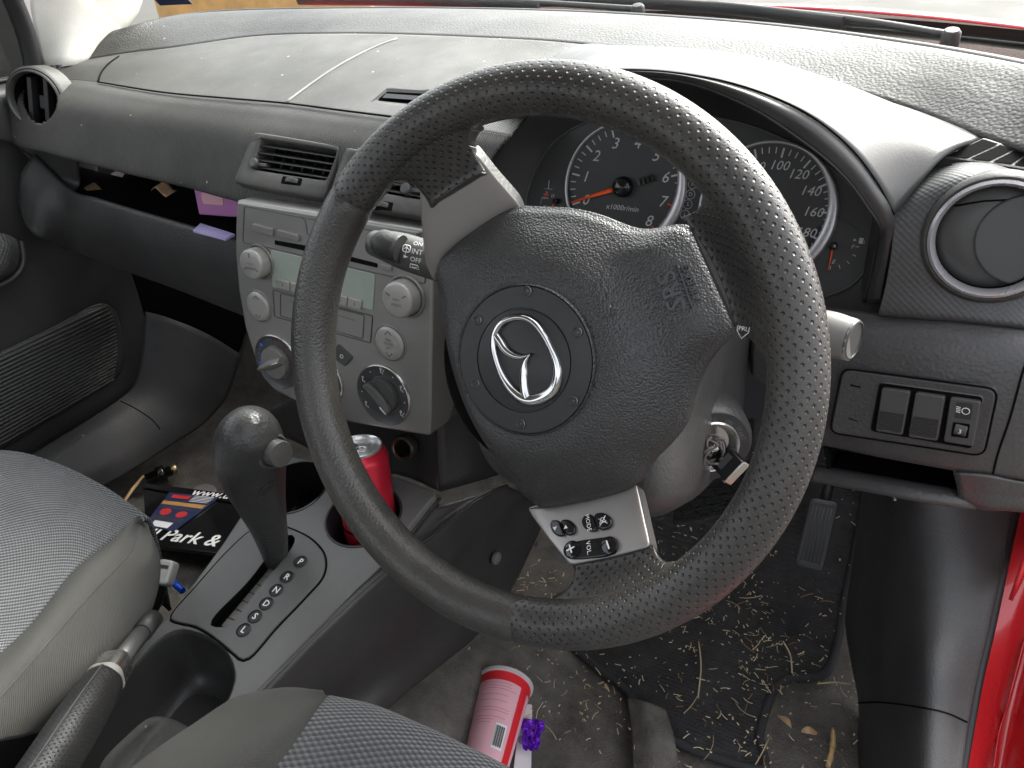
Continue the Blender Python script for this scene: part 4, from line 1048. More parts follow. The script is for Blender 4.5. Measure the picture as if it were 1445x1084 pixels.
# ---- spoke roots: perforated flares that run from the rim towards the hub
def flare(eL, eR, w0, wl=-.014):
    """A root from the spoke trim out into the rim. eL / eR: two photo points along each edge, hub side first (eR is met anticlockwise of eL)."""
    def pol(p):
        q = WF.q(*p, wl); return Vector((q.length, math.atan2(q.y, q.x)))
    a, b2, c, d_ = pol(eL[0]), pol(eL[1]), pol(eR[0]), pol(eR[1])
    amid = a.y
    for q in (b2, c, d_):
        while q.y - a.y > math.pi: q.y -= 2 * math.pi
        while q.y - a.y < -math.pi: q.y += 2 * math.pi
    def lin(p, q, r): return p.y + (q.y - p.y) * (r - p.x) / (q.x - p.x) if abs(q.x - p.x) > 1e-4 else p.y
    sg = 1 if c.y > a.y else -1
    Rin = RM - RT * .96; rho = .015; ns = 40; seg = 44; secs = []; uvs = []
    f0 = min(a.x, c.x)
    for i in range(ns + 1):
        t = i / ns; sec, uv = [], []
        ra_, rc_ = a.x + (RM - a.x) * t, c.x + (RM - c.x) * t
        def fil(r):
            x = Rin - r
            if x >= rho: return 0
            x = max(x, 0); return rho - math.sqrt(max(rho * rho - (rho - x) ** 2, 0))
        aL = lin(a, b2, min(ra_, Rin)) - sg * fil(ra_) / ra_; aR = lin(c, d_, min(rc_, Rin)) + sg * fil(rc_) / rc_
        for j in range(seg + 1):
            th = 2 * math.pi * j / seg; s_ = -math.cos(th); up_ = math.sin(th)
            es = math.copysign(abs(s_) ** .55, s_); eu = math.copysign(abs(up_) ** .55, up_)
            f = (es + 1) / 2; r = ra_ + (rc_ - ra_) * f; an = aL + (aR - aL) * f
            tt = t * t * (3 - 2 * t)
            top = w0 + (.0150 - w0) * tt; bot = -.026 + (.0125) * tt
            wv = (top + bot) / 2 + (top - bot) / 2 * eu
            sec.append(WF.g(r * math.cos(an), r * math.sin(an), wv)); uv.append(((an - amid) * r, r + tt * .012))
        secs.append(sec); uvs.append(uv)
    m = MB(); m.grid(secs, 0, uvs=uvs)
    for sec in (secs[0], secs[-1]): m.add(sec[:-1], [list(range(seg))], 0, False)
    m.build('spoke_root', M['perf'], wheel, fix=True)
flare(((600, 292), (592, 268)), ((678, 243), (669, 217)), -.0172)
flare(((960, 306), (985, 298)), ((1036, 468), (1062, 480)), -.024, -.022)
flare(((806, 797), (812, 815)), ((917, 772), (924, 790)), -.0228, -.019)
# ---- satin spoke trims
def plate(nm, pts, three, dome, mtl, sk=.012, n=90, lab=None):
    """A trim plate in the plane of three photo points at given heights over the wheel plane: two at the rim side, one at the hub side."""
    a, b2, c = [WF.g(*WF.q(p[0], p[1], p[2]), p[2]) for p in three]
    nrm = (b2 - a).cross(c - a); nrm = nrm if nrm.dot(WF.ez) > 0 else -nrm
    F3 = Frame((a + b2 + c) / 3, b2 - a, nrm)
    o = [Vector((p.x, p.y)) for p in cr(rquad([F3.q(*p) for p in pts], .0025, 3), n, closed=True)]
    m = MB(); ce = sum(o, Vector((0, 0))) / n; rows = []
    for d_, z in ((None, dome), (.012, dome), (.006, dome * .9), (.003, dome * .7), (.0012, dome * .35), (.0004, dome * .1), (0, -.0006)):
        oo = [ce + (p - ce) * .3 for p in o] if d_ is None else inset(o, d_) if d_ < .005 else [ce + (p - ce) * max(1 - d_ / max((p - ce).length, .001), .35) for p in o]
        rows.append([F3.g(p.x, p.y, z) for p in oo])
    m.add([p for p in rows[0]], [list(range(n))], 0, False)
    m.grid(rows, 0, closed_u=True)
    m.grid([rows[-1], [F3.g(p.x, p.y, -sk) for p in o]], 1, closed_u=True)
    return m, m.build(nm, [M[mtl], M['column']], wheel, label=lab), F3
mU, _, _ = plate('spoke_trim', [(592, 269), (628, 241), (671, 216), (700, 252), (731, 287), (740, 305), (700, 325), (660, 355), (612, 398), (601, 374), (595, 320)], ((592, 269, -.0145), (671, 216, -.0145), (650, 332, -.0435)), .0010, 'silver_warm')
mL, podo, F3 = plate('spoke_trim', [(744, 716), (800, 702), (855, 690), (896, 680), (900, 694), (908, 730), (917, 771), (860, 786), (804, 797), (775, 762), (750, 727)], ((804, 797, -.0205), (917, 771, -.0205), (830, 712, -.0440)), .0010, 'silver_warm')
# ---- airbag cover: a domed plateau with an arm to the right
pad = [(601, 374), (640, 338), (690, 303), (728, 285), (748, 291), (790, 290), (840, 300), (880, 319), (905, 325), (935, 318), (967, 307), (985, 345), (1010, 400), (1041, 463), (1012, 487), (985, 520), (970, 560), (962, 602), (940, 635), (907, 660), (898, 692), (830, 711), (748, 725), (716, 685), (688, 640), (660, 575), (632, 490), (612, 415)]
wE = -.034
po = [WF.q(*p, wE) for p in pad]
# keep the corners a little crisp
po = [Vector((p.x, p.y)) for p in cr(rquad(po, .005, 3), 150, closed=True)]
for _ in range(5):
    po = [po[i - 1] * .25 + po[i] * .5 + po[(i + 1) % 150] * .25 for i in range(150)]
def sm(a, b2, x):
    t = min(max((x - a) / (b2 - a), 0), 1); return t * t * (3 - 2 * t)
cc = Vector((-.002, .002))
def padh(p, s_):
    d = p - cc; r = d.length; a = math.atan2(d.y, d.x)
    h = -.0165 - .0135 * sm(.055, .092, r) - .004 * sm(.088, .13, r)
    h += .0008 * (1 - sm(0, .06, r))
    h -= .009 * sm(.76, 1.02, s_) ** 1.3 + .003 * sm(.95, 1.0, s_)
    return h
m = MB(); rows = []
S_ = [.0, .12, .25, .36, .44, .5, .56, .62, .67, .72, .76, .80, .84, .88, .91, .935, .955, .97, .982, .992, 1.0]
for s_ in S_:
    rows.append([WF.g(*(cc + (p - cc) * s_), padh(cc + (p - cc) * s_, s_)) for p in po])
rows.append([WF.g(p.x, p.y, padh(p, 1) - .004) for p in po]); rows.append([WF.g(*(cc + (p - cc) * .985), padh(p, 1) - .022) for p in po])
m.grid(rows, 0, closed_u=True)
bpad = m.bvh()
air = m.build('airbag_cover', M['padskin'], wheel, fix=True)
# raised wording on the arm
ws = WF.q(948, 405, -.028); a_ = aw(952, 372, -.028)
d0 = WF.q(962, 428, -.027); d1 = WF.q(942, 382, -.027)
def emb(txt, pc, d_to, size, depth=.0010):
    h = onto(bpad, *pc, 0); h2 = onto(bpad, *d_to, 0)
    ex = (h2[0] - h[0]); fr = Frame(h[0], ex, h[1]); t = MB(); t.text(txt, fr, size, 0, .0002, depth=depth, bold=.0002); return t, fr
t, fr_ = emb('SRS', (948, 410), (939, 385), .0160)
t.box(fr_, .0002, -.0080, .030, .0008, -.0004, .0010, 0, 0)
t2, _ = emb('AIRBAG', (975, 399), (966, 374), .0066); t.v += t2.v if False else []
t.build('lettering', M['padskin2'], air); t2.build('lettering', M['padskin2'], air)
h = onto(bpad, 862, 441, 0); t = MB(); f9 = Frame(h[0], WF.ex * .3 + WF.ey, h[1])
t.tube([f9.g(-.005, .002, .0), f9.g(.004, .002, .0)], .0005, 6); t.tube([f9.g(-.002, -.001), f9.g(.001, -.003), f9.g(.004, -.002), f9.g(.002, .0005), f9.g(-.003, -.0012)], .0005, 6); t.build('moulded_mark', M['padskin2'], air)
# ---- badge disc
BF = Frame(WF.g(-.0035, .002, -.0155), WF.ex, WF.ez); rd = .0488
t = MB(); t.lathe(BF, [(rd * 1.03, -.003), (rd * 1.022, .0008), (rd * 1.0, .0016), (rd * .985, .0002)], 72, 1)
t.lathe(BF, [(rd * .985, .0002), (rd * .98, .0012), (rd * .705, .0018)], 72, 0); t.lathe(BF, [(rd * .705, .0018), (rd * .70, .0009), (rd * .69, .0009), (rd * .685, .0020), (rd * .66, .0023), (.0001, .0026)], 72, 0)
ds = t.build('badge_disc', [M['disc'], M['padskin']], air)
for px_ in ((744, 411), (674, 452), (815, 469), (671, 541), (809, 566), (735, 598)):
    c0 = BF.q(*px_, .0015); t = MB(); t.lathe(BF.at(c0.x, c0.y, 0), [(.0034, .0022), (.0030, .0026), (.0026, .0012), (.0022, .0009), (.0001, .0016)], 20); t.build('rivet', M['rivet'], ds)
# ---- chrome winged badge
def bp(x, y, w=.006): 
    q = BF.q(580 + x / 3.0104, 280 + y / 3.0104, w); return Vector((q.x, q.y))
t = MB()
ring = [bp(*p) for p in ((350, 580), (375, 535), (420, 510), (470, 507), (515, 528), (555, 575), (590, 640), (612, 700), (616, 760), (598, 815), (555, 848), (500, 862), (460, 850), (420, 815), (385, 760), (358, 690), (345, 630))]
rg = cr(ring, 90, closed=True)
def ridge(path, wd, hgt, closed):
    k = len(path); secs = []
    for i, p in enumerate(path):
        p = Vector((p.x, p.y))
        q, q2 = path[(i + 1) % k] if closed else path[min(i + 1, k - 1)], path[i - 1] if closed else path[max(i - 1, 0)]
        d_ = Vector((q.x - q2.x, q.y - q2.y)); d_ = d_.normalized() if d_.length > 1e-9 else Vector((1, 0)); n_ = Vector((-d_.y, d_.x))
        ww = wd[i] if isinstance(wd, list) else wd
        secs.append([BF.g(*(p + n_ * (ww * x)), z) for x, z in ((-1, .0012), (-.97, hgt * .5), (-.8, hgt * .8), (-.45, hgt * .96), (0, hgt * 1.04), (.45, hgt * .96), (.8, hgt * .8), (.97, hgt * .5), (1, .0012))])
    if closed: secs.append(secs[0])
    t.grid(secs, 0, smooth=True)
wd = [.0024 + .0018 * max(0, math.cos(2 * math.pi * (i / 90) - R(215))) for i in range(90)]
ridge(rg, wd, .0066, True)
wing = cr([bp(*p) for p in ((352, 585), (372, 612), (395, 645), (430, 668), (468, 674), (505, 664))], 24)
ridge(wing, [.0030 * (1 - .8 * (i / 23) ** 2) + .0003 for i in range(24)], .0062, False)
wing2 = cr([bp(*p) for p in ((505, 664), (485, 690), (474, 730), (472, 780), (478, 830), (488, 856))], 24)
ridge(wing2, [.0006 + .0028 * min(1, i / 10) for i in range(24)], .0062, False)
t.build('emblem', M['chrome'], ds)
# ---- buttons on the lower spoke
PF = F3.at(0, 0, .0011)
bq = lambda x, y: PF.q(640 + x / 3.0104, 640 + y / 3.0104, .001)
def btn(pts, sym, r=.004, lab=None):
    o = rquad([bq(*p) for p in pts], r, 5); t = MB(); t.ext(PF, o, -.003, .0024, .0012, 0); sym(t); return t.build('button', [M['gloss_black'], M['white']], podo)
def tri(c, s_, flip):
    def f_(t):
        q = bq(*c); a = [Vector((q.x - s_, q.y - flip * s_ * .7)), Vector((q.x + s_, q.y - flip * s_ * .7)), Vector((q.x, q.y + flip * s_))]
        t.flat(PF, a, .0027, 1)
    return f_
def word(s_, c, size, rot):
    def f_(t): q = bq(*c); t.text(s_, PF, size, 1, .0027, cx=q.x, cy=q.y, rot=rot)
    return f_
btn([(412, 300), (420, 285), (452, 284), (476, 350), (445, 354), (420, 335)], tri((436, 322), .0016, -1))
btn([(455, 283), (495, 280), (520, 312), (518, 340), (480, 352)], tri((482, 316), .0016, 1))
btn([(545, 285), (560, 262), (592, 258), (613, 330), (580, 334), (552, 315)], word('MODE', (577, 298), .0044, R(-83)))
def mute(t):
    q = bq(638, 290); f2 = PF.at(q.x, q.y, .0026, R(-80))
    t.tube([f2.g(-.0022, -.001), f2.g(-.0008, -.001), f2.g(.001, -.0026), f2.g(.001, .0026), f2.g(-.0008, .001), f2.g(-.0022, .001), f2.g(-.0022, -.001)], .0003, 4, 1); t.tube([f2.g(-.0028, .0028), f2.g(.0028, -.0028)], .0003, 4, 1); t.tube([f2.g(-.0028, -.0028), f2.g(.0028, .0028)], .0003, 4, 1)
btn([(597, 257), (640, 250), (672, 275), (674, 305), (655, 322), (618, 328)], mute)
o_ = [(476, 400), (490, 380), (540, 368), (660, 352), (692, 362), (700, 390), (688, 422), (640, 437), (540, 448), (500, 448), (482, 430)]
o = rquad([bq(*p) for p in o_], .004, 4); t = MB(); t.ext(PF, o, -.003, .0012, .0008, 0); q = bq(575, 403); t.text('VOL.', PF, .0046, 1, .0015, cx=q.x, cy=q.y, rot=R(-85)); t.build('button_bar', [M['gloss_black'], M['white']], podo)
for c_, s_ in (((505, 410), '+'), ((663, 393), '-')):
    q = bq(*c_); fr = PF.at(q.x, q.y, .0010); t = MB(); t.lathe(fr, [(.0062, 0), (.0060, .0016), (.0050, .0022), (.0001, .0024)], 28)
    ra = R(-75); f2 = fr.at(0, 0, .0024, ra)
    t.box(f2, 0, 0, .0062, .0009, 0, .0003, 0, 1, r=.0001)
    if s_ == '+': t.box(f2, 0, 0, .0009, .0062, .0, .00031, 0, 1, r=.0001)
    t.build('button', [M['gloss_black'], M['white']], podo)
# hub behind the cover
t = MB(); t.lathe(Frame(WF.g(0, 0, -.035), WF.ex, WF.ez), [(.075, .004), (.082, -.01), (.075, -.035), (.055, -.055), (.05, -.08)], 48); t.build('hub', M['column'], wheel)
t = MB(); h = WF.q(1056, 467, -.03); f2 = WF.at(h.x, h.y, -.014, R(0)); t.tube([f2.g(-.0032, .0036, .0004), f2.g(-.0032, .0006, .0004), f2.g(0, -.0034, .0004), f2.g(.0032, .0006, .0004), f2.g(.0032, .0036, .0004)], .0003, 4); t.text('PRL', f2, .0034, 0, .0004, cy=.0022); t.build('arrow_mark', M['white'], wheel)

# ================================================================ STEERING COLUMN, STALKS, IGNITION
colm = thing('steering_column', 'dark steering column shroud with wiper and light stalks and the ignition lock', 'steering column', WF.g(0, -.02, -.12))
t = MB(); secs = []
for w, sx_, sy0, sy1 in ((-.072, .062, .050, -.085), (-.080, .075, .060, -.108), (-.13, .083, .066, -.125), (-.18, .086, .068, -.130), (-.26, .088, .070, -.125), (-.36, .085, .065, -.11)):
    sec = []
    for i in range(48):
        a = 2 * math.pi * i / 48; c, s_ = math.cos(a), math.sin(a)
        ex = math.copysign(abs(c) ** .6, c) * sx_; ey = math.copysign(abs(s_) ** .6, s_); ey = ey * sy0 if ey > 0 else -ey * sy1
        if c > 0 and s_ < 0: ex += .022 * min(1, -s_ * 1.4)
        sec.append(WF.g(ex, ey, w))
    secs.append(sec)
t.loft(secs, 0); bcol = t.bvh()
t.build('shroud', M['column'], colm)
ih = onto(bcol, 1008, 628, 0)
ic = P(1005, 630, D=(ih[0] - CAM).length - .004) if ih else P(1017, 628, Y=.1)
IF = Frame(ic, (1, .6, 0), (.52, -.80, .12))
t = MB(); t.lathe(IF, [(.038, -.03), (.035, -.006), (.0305, .0)], 40, 0); t.lathe(IF, [(.0305, 0), (.030, .0012), (.0225, .0015)], 40, 1); t.lathe(IF, [(.0225, .0015), (.0215, .003), (.0188, .002), (.0155, -.006), (.0001, -.007)], 40, 2)
for a_, s_ in ((150, 'LOCK'), (95, 'ACC'), (60, 'ON'), (25, 'START')):
    t.text(s_, IF.at(.0245 * math.cos(R(a_)), .0245 * math.sin(R(a_)), .0014, R(a_ - 90)), .0046, 3)
t.build('ignition_lock', [M['column'], M['disc'], M['chrome_dull'], M['grey_print']], colm)
# stalks
def stalk(nm, pts, rad, fl, n=16):
    t = MB(); ps = cr(pts, 24); ts = [i / 23 for i in range(24)]
    rr = [v.x for v in crv([Vector((r_, 0, 0)) for r_ in rad], [(len(rad) - 1) * x for x in ts])]; ff = [v.x for v in crv([Vector((r_, 0, 0)) for r_ in fl], [(len(fl) - 1) * x for x in ts])]
    t.tube(ps, rr, n, flat=ff, upv=(0, .35, .95)); return t
Ys = .095
t = stalk('l', [P(700, 395, Y=.10), P(640, 378, Y=.092), P(585, 360, Y=.088), P(548, 348, Y=.086), P(527, 343, Y=.086)], [.013, .0135, .0145, .0145, .011], [.012, .0135, .0145, .014, .010])
bl = t.bvh(); st1 = t.build('wiper_stalk', M['stalk'], colm)
t = MB(); ps = cr([P(566, 352, Y=.0745), P(556, 349, Y=.0745), P(545, 345, Y=.0745), P(531, 342, Y=.0765)], 14); t.tube(ps, [.010, .0115, .012, .0122, .0122, .0122, .012, .012, .0115, .011, .0105, .0095, .008, .005], 16, flat=[.011] * 10 + [.010, .009, .007, .004], upv=(0, .35, .95)); t.build('twist_knob', M['dark'], st1)
t = MB()
def stt(txt, x, y, size):
    h = onto(bl, x, y, .0004)
    if h: f2 = Frame(h[0], (1, .25, -.18), h[1]); t.text(txt, f2, size, 0, .0002)
    return h
stt('INT', 589, 356, .0056); stt('OFF', 587, 367, .0054); stt('ON', 590, 345, .0048)
h = onto(bl, 574, 351, .0005)
if h:
    f2 = Frame(h[0], (1, .2, -.12), h[1]); t.tube([f2.g(p.x, p.y) for p in rrect(.0062, .0052, .0016, 3)], .00035, 4, closed=True); t.tube([f2.g(0, .0026), f2.g(0, -.0045)], .00035, 4); t.tube([f2.g(-.0025, -.001), f2.g(0, .0012), f2.g(.0025, -.001)], .00035, 4)
h = onto(bl, 573, 362, .0005)
if h: f2 = Frame(h[0], (1, .2, -.12), h[1]); t.flat(f2, [Vector((-.0018, .0013)), Vector((-.0018, -.0013)), Vector((.0022, 0))], .0)
h = onto(bl, 585, 376, .0005)
if h: f2 = Frame(h[0], (1, .2, -.12), h[1]); t.tube([f2.g(-.004, -.0015), f2.g(-.003, .002), f2.g(.003, .002), f2.g(.004, -.0015), f2.g(-.004, -.0015)], .00035, 4); t.tube([f2.g(-.002, .0), f2.g(0, -.001), f2.g(.002, 0)], .0003, 4)
t.build('stalk_print', M['white'], st1)
t = stalk('r', [P(1080, 452, Y=.11), P(1130, 462, Y=.10), P(1165, 470, Y=.093), P(1195, 478, Y=.088), P(1204, 480, Y=.087)], [.0095, .010, .0125, .0135, .0125], [.009, .0095, .0125, .0140, .0130])
t.lathe(Frame(P(1204, 480, Y=.087), (0, .3, 1), P(1204, 480, Y=.087) - P(1180, 474, Y=.09)), [(.0128, -.001), (.0122, .0008), (.0112, .0012), (.0110, .0002), (.0001, .0002)], 28, 1)
t.build('light_stalk', [M['stalk_pale'], M['stalk']], colm)
# ignition key with its cord loop, a thing of its own
key = thing('ignition_key', 'black ignition key in the lock with a frayed cord loop', 'key', IF.g(0, 0, .01))
t = MB(); kf = IF.at(.0, .0, .0, R(70)); t.box(kf, 0, 0, .0025, .009, -.01, .012, .0003); t.build('blade', M['metal'], key)
t = MB(); hf = Frame(IF.g(.002, 0, .012), Vector((.80, -.55, -.22)), Vector((-.45, -.62, .64)))
t.box(hf, .012, 0, .025, .021, -.004, .004, .0012, 0, r=.003); t.box(hf, .012, .0, .006, .0135, .0041, .0045, .0, 1, r=.001); t.box(hf, .0243, 0, .0018, .022, -.0042, .0042, .001, 2, r=.001); t.build('key_head', [M['gloss_black'], M['dial_ring'], M['metal']], key)
t = MB()
for i in range(9):
    pts = []
    ph = random.random() * 6
    for j in range(16):
        a = 2 * math.pi * j / 15 * .9 + ph; r_ = .010 + .004 * math.sin(a * 2 + i) + random.uniform(-.001, .001)
        pts.append(IF.g(-.003 + r_ * math.cos(a) * .8, .003 + r_ * math.sin(a) * 1.0, .010 + .006 * math.sin(a * 1.5 + i * .9) + .0008 * i))
    t.tube(cr(pts, 40), .0011, 6)
t.build('cord', M['cord'], key)
# ================================================================ CENTRE CONSOLE
KN = Vector((0, -.2, 1)).normalized()
KF = Frame((0, .07, .30), (1, 0, 0), KN)
K = KF.q
con = thing('centre_console', 'dark grey centre console with gear gate, two cup holders and a deep tray', 'centre console', (0, .05, .1))
tray_px = [(236, 896), (256, 890), (299, 903), (322, 925), (331, 955), (319, 992), (285, 1035), (200, 1130), (40, 1150), (108, 1036), (174, 958), (213, 913)]
ol = [(225, 1118), (258, 1086), (358, 985), (430, 907), (500, 836), (541, 797), (572, 752), (600, 716), (618, 695), (560, 672), (470, 655), (392, 640), (342, 724), (314, 767), (260, 840), (238, 872), (203, 896), (148, 955), (60, 1070), (0, 1140),
      (30, 1152), (106, 1034), (174, 956), (213, 911), (235, 895), (256, 889), (284, 896), (310, 911), (325, 932), (331, 957), (322, 985), (295, 1022), (205, 1125)]
o = [Vector((p.x, p.y)) for p in [K(*p) for p in ol]]
m = MB(); m.ext(KF, rquad(o, .008, 4), -.10, 0, .003, 0, 4)
top = m.build('console_top', [M['console']], con, fix=True)
CUP = []
for c_, r_ in (((415, 688), .042), ((513, 728), .0455)):
    c0 = K(*c_); CUP.append((c0, r_)); cb = MB(); cb.ext(KF, circ(r_ * 1.005, 48, c0.x, c0.y), -.2, .05); cut(top, cb)
to = [Vector((p.x, p.y)) for p in cr([K(*p) for p in tray_px], 60, closed=True)]
# tray liner
m = MB(); rows = []
cen = sum(to, Vector((0, 0))) / len(to)
for z, s_ in ((.0012, 1.012), (.0, .995), (-.006, .975), (-.03, .95), (-.06, .90), (-.075, .82), (-.08, .70)):
    rows.append([KF.g(cen.x + (p.x - cen.x) * s_, cen.y + (p.y - cen.y) * s_, z) for p in to])
m.grid(rows, 0, closed_u=True); m.add([rows[-1][i] for i in range(60)], [list(range(60))], 0, False)
trm = m; m.build('tray', M['tray'], con)
btr = trm.bvh(); m = MB(); oc = Vector((205, 1062)); rws = []
mo = cr([Vector((x, y, 0)) for x, y in ((140, 1088), (186, 1032), (214, 1012), (240, 1014), (268, 1030), (262, 1062), (225, 1115), (170, 1120))], 48, closed=True)
for s_ in (.02, .25, .5, .75, .95, 1): rws.append([(onto(btr, oc.x + (p.x - oc.x) * s_, oc.y + (p.y - oc.y) * s_, .005 if s_ < 1 else .0) or (KF.g(0, 0, -.08), 0))[0] for p in mo])
m.grid(rws, 0, closed_u=True); m.build('tray_mat', M['mat_rubber'], con)
# cup holder liners
for i, (c0, r_) in enumerate(CUP):
    fr = KF.at(c0.x, c0.y, 0); m = MB()
    m.lathe(fr, [(r_ * 1.05, -.0008), (r_ * 1.05, .0012), (r_ * 1.0, .0014), (r_ * .98, -.002), (r_ * .96, -.06), (r_ * .9, -.065), (.0001, -.066)], 56)
    m.build('cup_holder', M['dark'] if i else M['gloss_black'], con)
# gate plate with slot and letters
gp = [(253, 879), (242, 873), (280, 826), (325, 776), (358, 748), (382, 741), (406, 746), (440, 763), (458, 786), (456, 813), (432, 842), (390, 886), (350, 930), (341, 931), (331, 923), (299, 897), (276, 884)]
go = [Vector((p.x, p.y)) for p in cr([K(*p) for p in gp], 90, closed=True)]
sl_px = [(298, 884), (301, 874), (350, 823), (404, 757), (414, 757), (417, 766), (370, 828), (324, 884), (314, 887)]
so_ = [Vector((p.x, p.y)) for p in cr([K(*p) for p in sl_px], 40, closed=True)]
m = MB(); m.ext(KF, go, -.006, .0022, .0012, 0); gate = m.build('gate_plate', [M['gate'], M['black'], M['white'], M['grey_print']], con, fix=True)
cb = MB(); cb.ext(KF, so_, -.03, .02); cut(gate, cb); cb = MB(); cb.ext(KF, inset(so_, -.001), -.12, .02); cut(top, cb)
m = MB(); m.tube([KF.g(p.x, p.y, .0004) for p in inset(go, -.0012)], .0011, 6, closed=True); m.build('gate_gap', M['black'], con)
m = MB(); m.grid([[KF.g(p.x, p.y, z) for p in so_] for z in (.0015, -.012)], 0, closed_u=True); m.flat(KF, so_, -.0115, 0)
a, b2 = K(312, 880), K(400, 775)
for i in range(9):
    p, q = a.lerp(b2, i / 9 + .008), a.lerp(b2, (i + 1) / 9); d_ = (q - p).normalized(); n_ = Vector((-d_.y, d_.x)) * .0062
    m.ext(KF, [p - n_, q - n_, q + n_, p + n_], -.0112, -.0098, .0004, 1)
m.build('gate_slot', [M['black'], M['gate_strip']], gate)
for ch, p in (('P', (425, 795)), ('R', (406, 816.5)), ('N', (391, 835)), ('D', (377, 854)), ('S', (361, 872)), ('L', (345, 891))):
    c0 = K(*p); fr = KF.at(c0.x, c0.y, .0034); m = MB(); m.lathe(fr, [(.0080, .0001), (.0074, .0005), (.0068, -.0008), (.0001, -.0008)], 28, 0)
    m.text(ch, fr, .0105, 1, -.0004, bold=.0002); m.build('position_mark', [M['dark'], M['white']], gate)
# sides of the console
m = MB()
e0 = [KF.g(*K(*p), -.008) for p in ((250, 1092), (358, 985), (430, 907), (500, 836), (541, 797), (572, 752), (600, 716), (618, 695))]
e1 = [P(290, 1055, X=.095), P(400, 942, X=.098), P(470, 872, X=.108), P(538, 809, X=.117), P(575, 780, X=.120), P(605, 759, X=.122), P(677, 704, X=.135), P(716, 686, X=.145)]
e2 = [P(400, 1090, X=.106), P(480, 1000, X=.110), P(560, 920, X=.120), P(620, 860, X=.128), P(660, 820, X=.132), P(690, 780, X=.138), P(720, 740, X=.142), P(745, 700, X=.15)]
e3 = [P(440, 1120, X=.125), P(549, 1000, X=.13), P(621, 940, X=.135), P(669, 901, X=.14), P(697, 868, X=.143), P(721, 834, X=.146), P(756, 762, X=.15), P(776, 716, X=.155)]
m.patch([e0, [p + Vector((.002, 0, -.012)) for p in e0], e1], 40, 6); m.build('upper_side', M['console_side'], con, solid=.003)
m = MB(); m.patch([e1, [a.lerp(c, .5) + Vector((.006, 0, .0)) for a, c in zip(e1, e2)], e2, [a.lerp(c, .6) + Vector((.004, 0, 0)) for a, c in zip(e2, e3)], e3], 40, 6); m.build('lower_side', M['console_side'], con, solid=.003)
m = MB(); m.tube([p + Vector((.0008, 0, .0006)) for p in cr(e1, 60)], .0011, 6); m.build('side_seam', M['stalk'], con)
h = P(701, 788, X=.147); f2 = Frame(h, (0, 1, 0), (1, -.1, .15)); m = MB(); m.lathe(f2, [(.009, -.002), (.0085, .0015), (.0065, .0018), (.006, -.001), (.003, -.0015), (.0001, -.001)], 24); m.build('side_clip', M['gate_strip'], con)
m = MB(); e4 = [KF.g(*K(*p), -.008) for p in ((392, 640), (342, 724), (314, 767), (260, 840), (238, 874), (205, 899), (150, 960), (60, 1075))]
m.patch([e4, [p + Vector((-.01, 0, -.10)) for p in e4], [p + Vector((-.02, 0, -.22)) for p in e4]], 40, 4); m.build('passenger_side', M['console_side'], con, solid=.003)

# ================================================================ GEAR LEVER
gl = thing('gear_lever', 'black automatic gear lever with a bulbous knob and thumb button', 'gear lever', P(396, 790, Z=.30))
base = P(393, 792, Z=.298)
# along the lever: pixel centre and half width, X drifting slightly towards the driver
ax = [(391, 800, 14), (386, 770, 20), (377, 735, 27), (366, 700, 36), (357, 668, 45), (352, 640, 50), (352, 620, 47), (355, 604, 37), (358, 596, 22), (360, 592.5, 6)]
secs = []
for x, y, hw in ax:
    tt = (800 - y) / 207
    c = P(x, y, Y=base.y + .006 - .03 * tt)
    px_m = 1 / FPX * (c - CAM).dot(fw)
    secs.append((c, hw * px_m))
cs = crv([s_[0] for s_ in secs], [i * 9 / 36 for i in range(37)]); rs = [max(v.x, .0008) for v in crv([Vector((s_[1], 0, 0)) for s_ in secs], [i * 9 / 36 for i in range(37)])]
m = MB(); m.tube(cs, rs, 32, flat=[r * 1.02 for r in rs], upv=(-.3, 1, .1)); bk = m.bvh()
m.build('knob', M['leather_knob'], gl)
h = onto(bk, 388, 638, 0)
bf = Frame(h[0] - Vector((.003, 0, 0)), (0, .6, .8), (.90, -.12, .10))
m = MB(); m.lathe(bf.at(0, 0, -.006), [(.019, -.002), (.0185, .006), (.0165, .0085), (.0150, .008)], 40); m.build('button_collar', M['stalk'], gl)
m = MB(); m.lathe(bf, [(.0138, -.004), (.0136, .0130), (.0128, .0146), (.0001, .0150)], 40); m.build('release_button', M['stalk'], gl)
m = MB(); h2 = onto(bk, 379, 690, .0006)
f2 = Frame(h2[0], bf.ey * .2 + Vector((1, .3, .2)), h2[1]); m.box(f2, 0, .003, .018, .009, -.004, .0015, .0006); m.build('shift_cover', M['dark'], gl)

# ================================================================ HANDBRAKE
hb = thing('handbrake', 'leather wrapped handbrake lever with a chrome collar beside the tray', 'handbrake', P(180, 915, Z=.27))
def ctr(x, y, z): return P(x, y, Z=z)
g0, g1 = P(147, 962, Z=.365), P(38, 1130, Z=.40)
ax_ = (g1 - g0).normalized()
m = MB(); n = 40; seg = 36; sd = ax_.cross(Vector((0, 0, 1))).normalized(); upn = sd.cross(ax_).normalized()
rows, uvs = [], []
for i in range(n + 1):
    t = i / n; c = g0.lerp(g1, t); r_ = (.0170 + .0026 * math.sin(min(t * 1.6, 1) * math.pi * .6)) * (1 if 0 < i < n else .93)
    rows.append([c + sd * (r_ * math.cos(2 * math.pi * j / seg)) + upn * (r_ * 1.08 * math.sin(2 * math.pi * j / seg)) for j in range(seg + 1)]); uvs.append([(t * (g1 - g0).length, 2 * math.pi * j / seg * r_) for j in range(seg + 1)])
m.grid(rows, 0, uvs=uvs); m.build('grip', M['perf_small'], hb)
